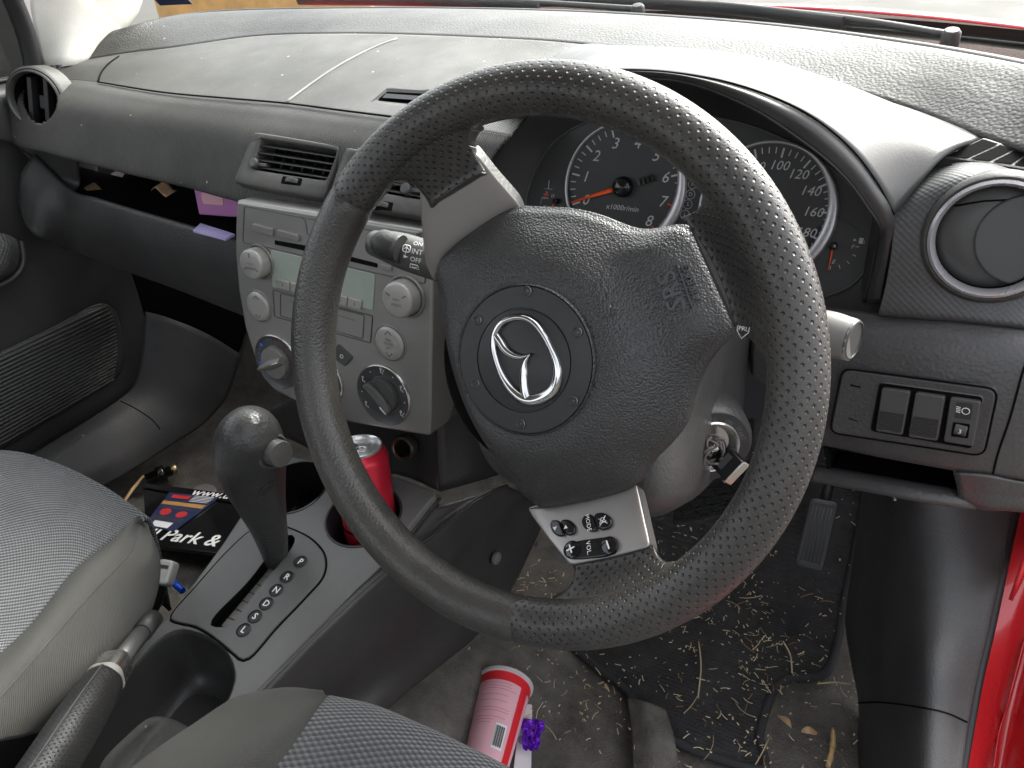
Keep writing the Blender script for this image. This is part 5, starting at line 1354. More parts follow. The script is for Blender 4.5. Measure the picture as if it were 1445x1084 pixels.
m = MB(); m.tube([r_[10] + (r_[10] - c_).normalized() * .0002 for r_, c_ in zip(rows, [g0.lerp(g1, i / n) for i in range(n + 1)])], .0009, 6); m.build('stitched_seam', M['dark'], hb)
hf = Frame(g0, sd, -ax_); m = MB(); o = rrect(.031, .033, .012, 6); m.ext(hf, o, -.004, .005, .001, 0); m.ext(hf, rrect(.028, .030, .009, 6), .005, .028, .004, 1); m.build('collar', [M['silver_warm'], M['metal']], hb)
rod0, rod1 = g0 - ax_ * .01, P(205, 887, Z=.338)
m = MB(); m.tube([rod0, rod0.lerp(rod1, .5), rod1], [.0085, .0085, .0085], 16); m.build('rod', M['metal_dark'], hb)
m = MB(); m.tube([rod1 - (rod1 - rod0) * .12, rod1 + (rod1 - rod0) * .12, rod1 + (rod1 - rod0) * .25], [.0098, .0098, .0098], 16); m.build('rod_sleeve', M['dark'], hb)

# ================================================================ SEATS
def seat(nm, lab, loc):
    return thing(nm, lab, 'seat', loc)
ps = seat('passenger_seat', 'front passenger seat with pale blue grey waffle fabric and a worn taupe side bolster', (-.4, -.25, 0))
Bd = [(197, 737), (140, 775), (98, 812), (43, 882), (0, 923), (-70, 985)]
bz = [.352, .366, .374, .382, .386, .39]
bd3 = [P(x, y, Z=z) for (x, y), z in zip(Bd, bz)]
rows = [[P(-140, 645, Z=.345), P(0, 641, Z=.348), P(60, 656, Z=.350), P(130, 690, Z=.352), bd3[0] + Vector((-.002, .0, 0))],
        [P(-140, 700, Z=.36), P(0, 690, Z=.36), P(60, 702, Z=.36), P(110, 735, Z=.363), bd3[1]],
        [P(-140, 740, Z=.36), P(0, 735, Z=.358), P(50, 755, Z=.36), P(80, 785, Z=.367), bd3[2]],
        [P(-200, 800, Z=.355), P(-60, 800, Z=.355), P(-10, 822, Z=.36), P(20, 855, Z=.37), bd3[3]],
        [P(-240, 850, Z=.355), P(-100, 850, Z=.355), P(-50, 872, Z=.36), P(-20, 900, Z=.372), bd3[4]],
        [P(-300, 900, Z=.355), P(-180, 910, Z=.355), P(-120, 935, Z=.36), P(-90, 960, Z=.372), bd3[5]]]
front = [[p + Vector((-.06 * k / 4, .030, -.20)) for k, p in enumerate(rows[0])], [p + Vector((-.012 * k / 4, .022, -.03)) for k, p in enumerate(rows[0])]]
m = MB(); m.patch(front + rows, 60, 8, uvw=True); m.build('cushion', M['seat_grey'], ps, solid=.004)
Cr = [P(199, 739, Z=.350), P(184, 780, Z=.375), P(130, 838, Z=.39), P(62, 915, Z=.40), P(0, 986, Z=.405), P(-60, 1050, Z=.41)]
Sr = [P(203, 742, Z=.345), P(226, 790, Z=.335), P(222, 832, Z=.33), P(197, 886, Z=.335), P(157, 940, Z=.335), P(60, 1035, Z=.335)]
m = MB(); m.patch([bd3, [a.lerp(c, .5) + Vector((0, 0, .010)) for a, c in zip(bd3, Cr)], Cr, [a.lerp(c, .55) + Vector((.012, 0, .006)) for a, c in zip(Cr, Sr)], Sr, [p + Vector((-.034, 0, -.05)) for p in Sr], [p + Vector((-.10, 0, -.14)) for p in Sr], [p + Vector((-.13, 0, -.28)) for p in Sr]], 60, 8, uvw=True); m.build('side_bolster', M['bolster'], ps, solid=.004)
m = MB(); m.tube([p + Vector((.0, 0, .0004)) for p in cr(Cr, 60)], .0009, 6); m.build('bolster_seam', M['bolster'], ps)
m = MB(); sb_ = Frame((-.42, -.42, .05), (1, 0, 0), (0, 0, 1)); m.ext(sb_, rrect(.46, .62, .06, 5), 0, .22, .02); m.build('seat_base', M['dark'], ps)
m = MB(); m.patch([[Vector((-.66, -.25, .36)), Vector((-.42, -.25, .355)), Vector((-.14, -.27, .39))], [Vector((-.66, -.5, .35)), Vector((-.42, -.5, .345)), Vector((-.14, -.52, .38))], [Vector((-.66, -.66, .36)), Vector((-.42, -.66, .36)), Vector((-.14, -.66, .38))], [Vector((-.66, -.80, .85)), Vector((-.42, -.80, .85)), Vector((-.14, -.80, .85))]], 30, 10, uvw=True); m.build('rear_cushion', M['seat_grey'], ps, solid=.02)
dsx = seat('driver_seat', 'front driver seat corner with dark waffle fabric and a taupe bolster', (.36, -.2, 0))
F1 = [P(466, 988, Z=.345), P(520, 1000, Z=.345), P(579, 1024, Z=.345), P(639, 1052, Z=.345), P(699, 1082, Z=.345), P(800, 1140, Z=.345)]
F0 = [p + Vector((0, .004, -.03)) for p in F1]
F00 = [p + Vector((0, -.004, -.16)) for p in F1]
F2 = [P(448, 1006, Z=.362), P(500, 1024, Z=.364), P(560, 1050, Z=.364), P(620, 1082, Z=.364), P(690, 1115, Z=.364), P(790, 1180, Z=.364)]
F3 = [P(424, 1040, Z=.37), P(480, 1065, Z=.37), P(540, 1095, Z=.37), P(600, 1130, Z=.37), P(680, 1170, Z=.37), P(780, 1240, Z=.37)]
F4 = [P(385, 1090, Z=.375), P(450, 1125, Z=.372), P(510, 1160, Z=.37), P(580, 1200, Z=.37), P(660, 1240, Z=.37), P(760, 1300, Z=.37)]
m = MB(); m.patch([F00, F0, F1, F2, F3, F4], 60, 8, uvw=True); m.build('cushion', M['seat_dark'], dsx, solid=.004)
Bo = [F1[0], F2[0], F3[0], F4[0], P(340, 1140, Z=.378)]
Sl = [P(455, 983, Z=.345), P(405, 977, Z=.345), P(365, 982, Z=.34), P(332, 991, Z=.335), P(282, 1023, Z=.33), P(232, 1057, Z=.33), P(150, 1120, Z=.33)]
Cm = [P(455, 986, Z=.35), P(425, 1002, Z=.366), P(395, 1025, Z=.376), P(350, 1062, Z=.384), P(290, 1120, Z=.39)]
m = MB(); m.patch([cr(Bo, 40), cr(Cm, 40), [p for p in cr(Sl, 40)], [p + Vector((-.004, .006, -.05)) for p in cr(Sl, 40)], [p + Vector((.01, -.01, -.2)) for p in cr(Sl, 40)]], 60, 8, uvw=True); m.build('side_bolster', M['bolster'], dsx, solid=.004)
m = MB(); sb_ = Frame((.38, -.40, .03), (1, 0, 0), (0, 0, 1)); m.ext(sb_, rrect(.44, .56, .06, 5), 0, .22, .02); m.build('seat_base', M['dark'], dsx)
m = MB(); m.patch([[Vector((.19, -.16, .355)), Vector((.38, -.10, .355)), Vector((.60, -.10, .35))], [Vector((.17, -.35, .36)), Vector((.38, -.35, .35)), Vector((.60, -.35, .36))], [Vector((.17, -.60, .36)), Vector((.38, -.62, .35)), Vector((.60, -.60, .36))], [Vector((.17, -.80, .85)), Vector((.38, -.82, .85)), Vector((.60, -.80, .85))]], 30, 10, uvw=True); m.build('rear_cushion', M['seat_dark'], dsx, solid=.02)
# ================================================================ PASSENGER DOOR
dr = thing('passenger_door', 'closed dark passenger door with ribbed pocket and woven armrest', 'car door', (-.72, .1, .3))
m = MB()
rowsd = [[P(-160, 125, X=-.735), P(-60, 118, X=-.735), P(0, 116, X=-.735), P(34, 108, X=-.73), P(60, 104, X=-.73), P(120, 110, X=-.73)],
         [P(-160, 150, X=-.715), P(-60, 142, X=-.715), P(0, 140, X=-.715), P(30, 140, X=-.715), P(70, 150, X=-.72), P(130, 170, X=-.73)],
         [P(-160, 200, X=-.712), P(-60, 196, X=-.712), P(0, 196, X=-.712), P(40, 208, X=-.715), P(80, 230, X=-.72), P(140, 260, X=-.73)],
         [P(-160, 225, X=-.725), P(-60, 215, X=-.725), P(0, 212, X=-.725), P(40, 222, X=-.725), P(80, 245, X=-.725), P(140, 275, X=-.73)],
         [P(-160, 420, X=-.735), P(-60, 410, X=-.735), P(0, 410, X=-.732), P(60, 380, X=-.73), P(110, 380, X=-.73), P(190, 400, X=-.73)],
         [P(-160, 760, X=-.72), P(-60, 710, X=-.72), P(0, 680, X=-.72), P(80, 630, X=-.72), P(170, 575, X=-.72), P(230, 545, X=-.72)]]
m.patch(rowsd, 50, 8); m.build('door_panel', M['door'], dr, solid=.004)
m = MB()
pk = [[P(-120, 552, X=-.715), P(0, 497, X=-.715), P(75, 461, X=-.715), P(145, 428, X=-.715), P(165, 440, X=-.718)],
      [P(-120, 575, X=-.706), P(0, 520, X=-.706), P(75, 483, X=-.706), P(150, 446, X=-.708), P(172, 468, X=-.715)],
      [P(-120, 660, X=-.704), P(0, 605, X=-.704), P(75, 560, X=-.704), P(160, 512, X=-.706), P(177, 500, X=-.715)],
      [P(-120, 700, X=-.712), P(0, 636, X=-.712), P(75, 590, X=-.712), P(160, 537, X=-.712), P(172, 525, X=-.718)]]
m.patch(pk, 40, 10); bpk = m.bvh(); m.build('door_pocket', M['door'], dr, solid=.003)
m = MB()
for i in range(22):
    f = i / 21
    a = Vector((-60, 530)).lerp(Vector((-60, 662)), f); b2 = Vector((150 + 22 * math.sin(f * 2.2), 432)).lerp(Vector((160, 535)), f)
    pts = onl(bpk, [(a.x, a.y), (a.lerp(b2, .5).x, a.lerp(b2, .5).y), (b2.x, b2.y)], 12)
    if len(pts) > 2: m.tube(pts, .0027, 6)
m.build('pocket_ribs', M['door_rib2'], dr)
m = MB(); m.patch([[P(-80, 330, X=-.715), P(-20, 328, X=-.71), P(8, 330, X=-.71), P(24, 338, X=-.715)], [P(-80, 350, X=-.69), P(-20, 348, X=-.685), P(12, 347, X=-.688), P(28, 352, X=-.712)], [P(-80, 395, X=-.69), P(-20, 392, X=-.685), P(8, 380, X=-.688), P(27, 372, X=-.712)], [P(-80, 420, X=-.712), P(-20, 412, X=-.71), P(4, 394, X=-.71), P(22, 384, X=-.715)]], 24, 8); m.build('armrest', M['door_weave'], dr, solid=.003)
m = MB(); m.tube(cr([P(-60, 432, X=-.705), P(0, 403, X=-.705), P(22, 390, X=-.708), P(33, 370, X=-.712), P(30, 340, X=-.716)], 30), .004, 8); m.build('armrest_trim', M['stalk'], dr)
m = MB(); gx = -.745
m.patch([[P(-200, -160, X=gx + .05), P(-60, -160, X=gx + .05), P(0, -120, X=gx + .05), P(20, -40, X=gx + .03)], [P(-200, 20, X=gx), P(-40, 20, X=gx), P(0, 20, X=gx), P(30, 50, X=gx)], [P(-200, 118, X=gx), P(-40, 116, X=gx), P(0, 114, X=gx), P(40, 104, X=gx)]], 20, 6); m.build('window_pane', M['glass_dark'], dr)
m = MB(); m.tube(cr([P(-10, -70, X=-.70), P(14, -10, X=-.71), P(34, 40, X=-.72), P(46, 85, X=-.727), P(50, 115, X=-.73)], 30), [.014] * 30, 12); m.tube(cr([P(-60, 119, X=-.735), P(0, 115, X=-.735), P(40, 106, X=-.733)], 12), .005, 8); m.build('window_seal', M['rubber'], dr)
# passenger sill trim and footwell side
st = thing('passenger_sill_trim', 'dark plastic sill trim along the passenger footwell', 'sill trim', (-.66, .2, .1))
m = MB(); m.patch([[P(-60, 706, X=-.70), P(32, 649, X=-.70), P(100, 607, X=-.70), P(167, 564, X=-.70), P(188, 545, X=-.70), P(200, 500, X=-.69), P(205, 440, X=-.69)],
                   [P(-20, 715, X=-.66), P(70, 655, X=-.66), P(130, 615, X=-.66), P(190, 578, X=-.66), P(222, 555, X=-.66), P(240, 510, X=-.65), P(240, 450, X=-.65)],
                   [P(30, 725, X=-.63), P(110, 672, X=-.63), P(170, 640, X=-.63), P(225, 606, X=-.63), P(262, 580, X=-.63), P(285, 530, X=-.62), P(290, 470, X=-.62)],
                   [P(70, 740, X=-.62), P(140, 690, X=-.62), P(190, 662, X=-.62), P(245, 626, X=-.62), P(290, 596, X=-.62), P(320, 560, X=-.61), P(340, 500, X=-.60)]], 40, 8)
bst = m.bvh(); m.build('sill_cover', M['kick'], st, solid=.003)
pts = onl(bst, [(170, 566), (192, 577), (214, 592), (226, 606)], 12); m = MB(); m.tube(pts, .001, 6); m.build('cover_gap', M['black'], st)
# firewall
m = MB(); m.sheet(lambda u, v: Vector((-.74 + 1.46 * u, .86 + .05 * math.sin(9 * u) * .2, -.05 + .75 * v)), 16, 8); tag(m.build('firewall', M['black'], solid=.01), kind='structure')
# ================================================================ DRIVER KICK PANEL AND SEAL
kp = thing('kick_panel', 'large moulded dark kick panel between footwell and red sill', 'kick panel', (.66, .35, .1))
kl = [P(1236, 640, Y=.56), P(1222, 700, Y=.56), P(1206, 800, Y=.52), P(1196, 880, Y=.47), P(1204, 940, Y=.42), P(1214, 1000, Y=.38), P(1210, 1100, Y=.32)]
kc = [P(1275, 640, Y=.47), P(1268, 706, Y=.45), P(1256, 800, Y=.42), P(1250, 880, Y=.385), P(1252, 940, Y=.35), P(1254, 1000, Y=.315), P(1250, 1100, Y=.26)]
km = [P(1325, 650, Y=.43), P(1322, 712, Y=.42), P(1316, 805, Y=.375), P(1312, 880, Y=.335), P(1310, 945, Y=.295), P(1308, 1008, Y=.265), P(1300, 1110, Y=.21)]
kr0 = [P(1390, 650, X=.688), P(1385, 716, X=.688), P(1368, 808, X=.688), P(1352, 882, X=.688), P(1340, 950, X=.688), P(1328, 1012, X=.688), P(1312, 1112, X=.688)]
kr = [P(1436, 650, X=.706), P(1420, 722, X=.706), P(1403, 812, X=.706), P(1388, 884, X=.706), P(1373, 952, X=.706), P(1361, 1016, X=.706), P(1346, 1120, X=.706)]
m = MB(); m.patch([[p + Vector((-.002, .04, -.02)) for p in kl], kl, kc, km, kr, [p + Vector((.006, .01, -.01)) for p in kr]], 60, 8); bkp = m.bvh(); m.build('kick_cover', M['kick'], kp, solid=.003)
pts = onl(bkp, [(1212, 992), (1240, 991), (1290, 997), (1335, 1006), (1364, 1019)], 24); m = MB(); m.tube(pts, .001, 6); m.build('cover_gap', M['black'], kp)
h = onto(bkp, 1263, 703, .001)
if h: m = MB(); f2 = Frame(h[0], (1, 0, 0), h[1]); m.ext(f2, circ(.0055, 16, 0, 0, .003), -.002, .002, .001); m.build('trim_clip', M['metal'], kp)
sl_ = thing('door_seal', 'black rubber door seal along the red sill', 'door seal', (.72, .3, .2))
spt = [P(1456, 620, X=.716), P(1438, 690, X=.716), P(1428, 735, X=.716), P(1410, 820, X=.716), P(1395, 890, X=.716), P(1380, 955, X=.716), P(1368, 1018, X=.716), P(1350, 1120, X=.716)]
m = MB(); m.tube(cr(spt, 60), .0062, 14); m.build('bulb', M['rubber'], sl_)
m = MB(); m.tube([p + Vector((-.009, -.002, .004)) for p in cr(spt, 60)], .004, 10); m.build('lip', M['stalk'], sl_)
# ================================================================ FLOOR MAT
def inpoly(x, y, o):
    c = False; n = len(o)
    for i in range(n):
        a, b2 = o[i - 1], o[i]
        if (a.y > y) != (b2.y > y) and x < (b2.x - a.x) * (y - a.y) / (b2.y - a.y) + a.x: c = not c
    return c
mp = [(816, 921), (850, 948), (886, 976), (902, 1008), (950, 1046), (1019, 1072), (1079, 1084), (1072, 1040), (1082, 999), (1094, 972), (1115, 958), (1150, 958), (1166, 950), (1182, 906), (1189, 860), (1198, 800), (1196, 700), (1000, 640), (800, 700), (752, 800), (775, 880)]
mo = [P(x, y, Z=.014) for x, y in mp]; mo = [Vector((p.x, p.y)) for p in cr([Vector((p.x, p.y, 0)) for p in mo], 160, closed=True)]
fm = thing('floor_mat', 'black pile floor mat with a corded edge under the steering wheel', 'floor mat', (.42, .45, 0))
m = MB(); st_ = .0045; xs = [p.x for p in mo]; ys = [p.y for p in mo]; nx = int((max(xs) - min(xs)) / st_) + 1; ny = int((max(ys) - min(ys)) / st_) + 1
idx = {}; vs_ = []; fs_ = []
def fz(x, y): return max(0, (y - .58) * 1.1) + .016 + .004 * noise.noise(Vector((x * 9, y * 9, 1)))
def vid(i, j):
    if (i, j) not in idx:
        x, y = min(xs) + i * st_, min(ys) + j * st_; idx[(i, j)] = len(vs_); vs_.append(Vector((x, y, fz(x, y))))
    return idx[(i, j)]
for i in range(nx):
    for j in range(ny):
        if inpoly(min(xs) + (i + .5) * st_, min(ys) + (j + .5) * st_, mo): fs_.append([vid(i, j), vid(i + 1, j), vid(i + 1, j + 1), vid(i, j + 1)])
m.add(vs_, fs_); m.build('pile', M['floormat'], fm, solid=.008)
m = MB(); m.tube([Vector((p.x, p.y, fz(p.x, p.y) - .001)) for p in mo], .0058, 10, closed=True); m.build('edge_cord', M['matcord'], fm)
# rumpled corner of dark cloth lying over the mat edge
m = MB(); fl_ = [[P(884, 985, Z=.03), P(912, 990, Z=.045), P(940, 1000, Z=.03)], [P(890, 1030, Z=.022), P(920, 1034, Z=.038), P(952, 1044, Z=.028)], [P(892, 1085, Z=.02), P(925, 1088, Z=.03), P(958, 1092, Z=.022)], [P(895, 1130, Z=.02), P(925, 1130, Z=.03), P(960, 1130, Z=.022)]]
m.patch(fl_, 16, 8); m.build('rumpled_flap', M['carpet'], fm, solid=.003)
# ================================================================ PEDALS
def pedal(nm, lab, quad, y, th, mt, pattern):
    c = P(sum(p[0] for p in quad) / 4, sum(p[1] for p in quad) / 4, Y=y)
    fr = Frame(c, (1, 0, 0), (0, -.80, .60)); t = thing(nm, lab, 'pedal', c)
    o = rquad([fr.q(*p) for p in quad], .008); m = MB(); m.ext(fr, o, -th, 0, .004)
    q4 = [fr.q(*p) for p in quad]
    if pattern == 'ribs':
        m.tube([fr.g(p.x, p.y, .0004) for p in inset(o, .006)], .0012, 6, 0, closed=True)
        for i in range(6):
            f = (i + 1.4) / 7.8; a, b2 = q4[0].lerp(q4[1], f), q4[3].lerp(q4[2], f); a, b2 = a.lerp(b2, .1), b2.lerp(a, .1); m.tube([fr.g(a.x, a.y, .0004), fr.g(b2.x, b2.y, .0004)], .0017, 6, 0)
    else:
        for i in range(9):
            for j in range(6):
                u0, v0 = (i + .5) / 9, (j + .5) / 6; p = q4[0].lerp(q4[1], u0).lerp(q4[3].lerp(q4[2], u0), v0); s_ = .0052 * (1 if (i + j) % 2 else -1)
                m.tube([fr.g(p.x - .005, p.y - s_, .001), fr.g(p.x, p.y, .0016), fr.g(p.x + .005, p.y - s_ * .2, .001)], .0013, 5, 0)
    m.build('pad', M[mt], t)
    m = MB(); a = q4[0].lerp(q4[1], .5); m.tube([fr.g(a.x, a.y - .01, -th), fr.g(a.x, a.y + .05, -th - .01), fr.g(a.x, a.y + .16, -th - .06)], .007, 10); m.build('arm', M['dark'], t)
pedal('accelerator_pedal', 'narrow ribbed grey accelerator pedal below the lower dash pocket', [(1144, 702), (1184, 709), (1161, 809), (1121, 797)], .545, .012, 'pedal', 'ribs')
pedal('brake_pedal', 'wide black brake pedal with chevron rubber behind the wheel', [(948, 668), (1068, 650), (1042, 722), (950, 742)], .44, .014, 'weave_dark', 'chev')

# ================================================================ LOOSE THINGS
# can in the cup holder
c0, r_ = CUP[1]
ca = P(516, 700, Y=KF.g(c0.x, c0.y).y + .002); cb_ = KF.g(c0.x, c0.y, -.05); cb_ = Vector((cb_.x - .002, cb_.y, cb_.z))
tl = P(506, 629, Y=cb_.y + .012)
can = thing('drink_can', 'red drink can standing in the driver side cup holder', 'can', cb_)
cfm = Frame(cb_, (1, 0, 0), tl - cb_); Hc = (tl - cb_).length
m = MB(); m.lathe(cfm, [(.024, .0), (.0315, .006), (.033, .012), (.033, Hc - .016), (.0315, Hc - .010), (.0275, Hc - .004), (.0270, Hc - .0028)], 56, 0)
for i in range(14):
    a0 = R(-70 + i * 3); 
m.build('can_body', [M['can_red'], M['black']], can)
m = MB(); m.lathe(cfm, [(.0272, Hc - .003), (.0276, Hc), (.0262, Hc + .0006), (.0250, Hc - .0006), (.0240, Hc - .005), (.0001, Hc - .005)], 48)
tb = cfm.at(.004, 0, Hc - .0048); m.tube([tb.g(p.x, p.y, .001) for p in circ(.007, 20, .0, 0, .0055)], .0012, 6, closed=True); m.ext(cfm, circ(.007, 20, -.012, 0, .009), Hc - .0055, Hc - .0046, 0, 1); m.build('can_lid', [M['can_lid'], M['dial_ring']], can)
m = MB(); 
for dz, txt in ((.055, 'COLA'),):
    f2 = None
a = R(-60)
m.lathe(cfm, [(.0332, .030), (.0332, .034)], 56); m.build('can_stripe', M['black'], can)
# paper cup lying in the footwell
cpz = .052
r0, r1 = P(713, 968, Z=cpz + .004), P(682, 1094, Z=cpz - .004)
cup = thing('paper_cup', 'pink printed tapered tub with red edge lying on the driver carpet', 'tub', r1)
cf_ = Frame(r1, Vector((0, 0, 1)).cross(r0 - r1), r0 - r1); Lc_ = (r0 - r1).length
ra, rb = .0275, .0345
m = MB(); n = 72; cols_ = []
angs = [2 * math.pi * i / n for i in range(n)]
# which way faces up
upa = math.atan2(cf_.ey.z, cf_.ex.z)
m.lathe(cf_, [(.0001, 0), (ra * .9, .001), (ra, .003), (rb * .985, Lc_ - .012)], n, 0); m.lathe(cf_, [(rb * .985 + .0002, Lc_ - .014), (rb * 1.0, Lc_)], n, 1)
def onc(a, h, lift=.0003):
    r_ = ra + (rb - ra) * h / Lc_ + lift; return cf_.g(r_ * math.cos(a), r_ * math.sin(a), h)
def band(a0, a1, h0, h1, mt, lift=.0004):
    m.grid([[onc(a0 + (a1 - a0) * i / 8, h0 + (h1 - h0) * j / 4, lift) for i in range(9)] for j in range(5)], mt)
band(upa + R(50), upa + R(74), .004, Lc_ - .012, 1)
band(upa + R(12), upa + R(40), .020, .052, 2)
for i in range(13):
    a = upa + R(14) + R(23) * i / 13; band(a, a + R(.5 + 1.0 * ((i * 7) % 3) / 2), .023, .049, 3, .0007)
random.seed(3)
for h in [.050, .054, .058, .066, .070, .080, .088, .096, .1, .104, .108, .112]:
    if h < Lc_ - .016: band(upa - R(42), upa + R((6 if h < .056 else 36) + random.uniform(-12, 6)), h, h + .0008, 4, .0006)
m.build('tub_wall', [M['paper_pink'], M['paper_red'], M['paper_white'], M['black'], M['pink_print']], cup)
m = MB(); m.lathe(cf_, [(rb * 1.0, Lc_ - .001), (rb * 1.08, Lc_ + .0005), (rb * 1.085, Lc_ + .004), (rb * 1.03, Lc_ + .0055), (rb * .9, Lc_ + .004), (.0001, Lc_ + .004)], n); m.build('rim', M['clear_rim'], cup)
# white card and purple foil beside it
wc = Frame(P(742, 1045, Z=.03), (1, .25, .1), (.1, -.05, 1)); m = MB(); m.ext(wc, rquad([wc.q(*p) for p in ((722, 1110), (735, 996), (751, 994), (749, 1115))], .004), 0, .0012, .0003)
m.flat(wc, circ(.006, 18, *wc.q(737, 1045)), .0014, 1)
tag(m.build('printed_card', [M['paper_white'], M['lilac']]), 'white printed card tucked beside the pink tub on the carpet', 'card')
fp = P(752, 1034, Z=.045); m = MB()
def foil(u, v):
    a = Vector((734, 1012)).lerp(Vector((770, 1018)), u); b2 = Vector((738, 1056)).lerp(Vector((758, 1060)), u); p = a.lerp(b2, v)
    return P(p.x + 3 * noise.noise(Vector((u * 3, v * 3, 9))), p.y + 4 * noise.noise(Vector((u * 4, v * 3, 5))), Z=.045 + .008 * noise.noise(Vector((u * 7, v * 7, 0))) + .004 * noise.noise(Vector((u * 15, v * 15, 0))))
m.sheet(foil, 24, 24); tag(m.build('foil_wrapper', M['purple'], solid=.0006), 'crumpled purple foil wrapper against the white card', 'wrapper')
# passenger floor: plate frame, leaflet, lighter plug, stick, disc
zf = .085
LF = Frame(P(270, 735, Z=zf), (1, .12, 0), (0, 0, 1))
fq = LF.q
pf = thing('plate_frame', 'black number plate frame with white lettering on the passenger carpet', 'plate frame', LF.o)
m = MB(); m.ext(LF, rquad([fq(*p) for p in ((200, 690), (208, 684), (395, 708), (400, 718), (330, 712))], .003), -.004, .004, .001); m.ext(LF, rquad([fq(*p) for p in ((210, 750), (345, 768), (395, 772), (390, 792), (330, 786), (205, 771))], .003), -.004, .004, .001)
m.ext(LF, rquad([fq(*p) for p in ((202, 690), (400, 712), (395, 780), (207, 760))], .003), -.006, .001, .001)
q = fq(268, 761.5); d_ = (fq(314, 769) - fq(215, 757)); a_ = math.atan2(d_.y, d_.x)
m.text('all Park & Se', LF, .038, 1, .0042, cx=q.x + .004, cy=q.y, rot=a_, shear=.2, bold=.0006); q = fq(302, 699); m.text('www.u-se', LF, .026, 1, .0042, cx=q.x + .012, cy=q.y, rot=a_, shear=.25, bold=.0004)
m.build('frame', [M['gloss_black'], M['white']], pf)
m = MB(); lo = [fq(*p) for p in ((240, 698), (309, 705), (246, 753), (204, 745))]
m.ext(LF, lo, .002, .0052, .0004, 0)
def lq(u, v): a = lo[0].lerp(lo[1], u); b2 = lo[3].lerp(lo[2], u); return a.lerp(b2, v)
def lrect(u0, u1, v0, v1, mt): m.flat(LF, [lq(u0, v0), lq(u1, v0), lq(u1, v1), lq(u0, v1)], .0056 + .0001 * mt, mt)
lrect(.02, .98, .26, .36, 1); lrect(.12, .5, .06, .16, 4); m.flat(LF, [lq(.27 + .14 * math.cos(i * .4), .56 + .10 * math.sin(i * .4)) for i in range(16)], .0058, 2); m.flat(LF, [lq(.70 + .13 * math.cos(i * .4), .58 + .09 * math.sin(i * .4)) for i in range(16)], .0058, 2); lrect(.1, .95, .43, .445, 5); lrect(.2, .75, .82, .97, 3)
for i in range(5): lrect(.55, .95, .03 + .04 * i, .045 + .04 * i, 3)
for i in range(4): lrect(.05, .95, .70 + .03 * i, .71 + .03 * i, 5)
tag(m.build('leaflet', [M['sticker'], M['amber'], M['red_print'], M['paper_white'], M['red_print'], M['grey_print']]), 'dark folded leaflet with orange and red panels lying on the plate frame', 'leaflet')
m = MB(); gd = fq(288, 690); m.ext(LF, circ(.022, 30, gd.x, gd.y, .016), -.006, -.002, .001); tag(m.build('grey_disc', M['stalk_pale']), 'small grey disc half under the plate frame', 'disc')
lg = thing('socket_plug', 'small black socket plug with a bright collar on the passenger carpet', 'plug', P(228, 672, Z=.07))
p0, p1 = P(206, 678, Z=.07), P(250, 661, Z=.07); m = MB(); d_ = p1 - p0; m.tube([p0, p0 + d_ * .35, p0 + d_ * .36, p0 + d_ * .6, p0 + d_ * .62, p0 + d_ * .8], [.011, .0125, .016, .016, .010, .010], 18); m.build('plug_body', M['gloss_black'], lg)
m = MB(); m.tube([p0 + d_ * .8, p0 + d_ * .97, p1], [.0105, .0105, .007], 18); m.build('plug_tip', M['brass'], lg)
m = MB(); p0, p1 = P(172, 713, Z=.07), P(202, 672, Z=.07); m.tube([p0, p0.lerp(p1, .5) + Vector((0, 0, .002)), p1], [.0025, .0032, .0025], 6); tag(m.build('wooden_stick', M['wood']), 'thin pale wooden stick on the passenger carpet near the seat', 'stick')
# seat belt buckle stalk and a blue pen between seat and console
bk_ = thing('belt_buckle', 'pale grey seat belt buckle between the passenger seat and console', 'buckle', P(232, 808, Z=.25))
bfm = Frame(P(232, 808, Z=.27), (1, .3, 0), (.3, -.5, .8)); m = MB(); m.ext(bfm, rrect(.020, .030, .005), -.012, .006, .003); m.box(bfm, 0, .006, .012, .004, .0055, .0068, .0, 1); m.build('buckle_head', [M['buckle'], M['dial_ring']], bk_)
m = MB(); m.tube(cr([P(224, 805, Z=.27), P(228, 826, Z=.25), P(222, 850, Z=.23), P(205, 880, Z=.2)], 16), .006, 8); m.build('stalk', M['rubber'], bk_)
m = MB(); m.tube([P(239, 817, Z=.19), P(258, 834, Z=.19)], .0045, 12); tag(m.build('pen', M['bluepen']), 'bright blue pen between the passenger seat and console', 'pen')
# things on the glove shelf
pbx = P(305, 283, Y=.36); m = MB(); bfx = Frame(pbx, (1, .2, 0), (.15, -1, .1)); m.box(bfx, 0, 0, .072, .045, -.03, .0, .002, r=.003); m.box(bfx, -.006, .002, .036, .016, .0, .0008, 0, 1)
tag(m.build('mauve_box', [M['pink_box'], M['paper_pink']]), 'small mauve carton on the open glove shelf', 'carton')
zz = .598; m = MB(); q = [P(272, 325, Z=.600), P(283, 315, Z=.602), P(331, 330, Z=.602), P(318, 337, Z=.600)]; m.add(q, [[0, 1, 2, 3]], 0, False); tag(m.build('folded_paper', M['lilac'], solid=.003), 'folded pale lilac paper at the edge of the glove shelf', 'paper')
for i, (p, lab) in enumerate((((131, 269), 'pale curled dry leaf near the door end of the glove shelf'), ((231, 268), 'dark curled dry leaf at the back of the glove shelf'))):
    c = P(*p, Y=.37); m = MB(); m.sheet(lambda u, v: c + Vector(((u - .5) * .032, (v - .5) * .02, .006 * math.sin(u * 5) + .004 * v)), 10, 6); tag(m.build('dry_leaf', M['leaf'], solid=.0006), lab, 'leaf')
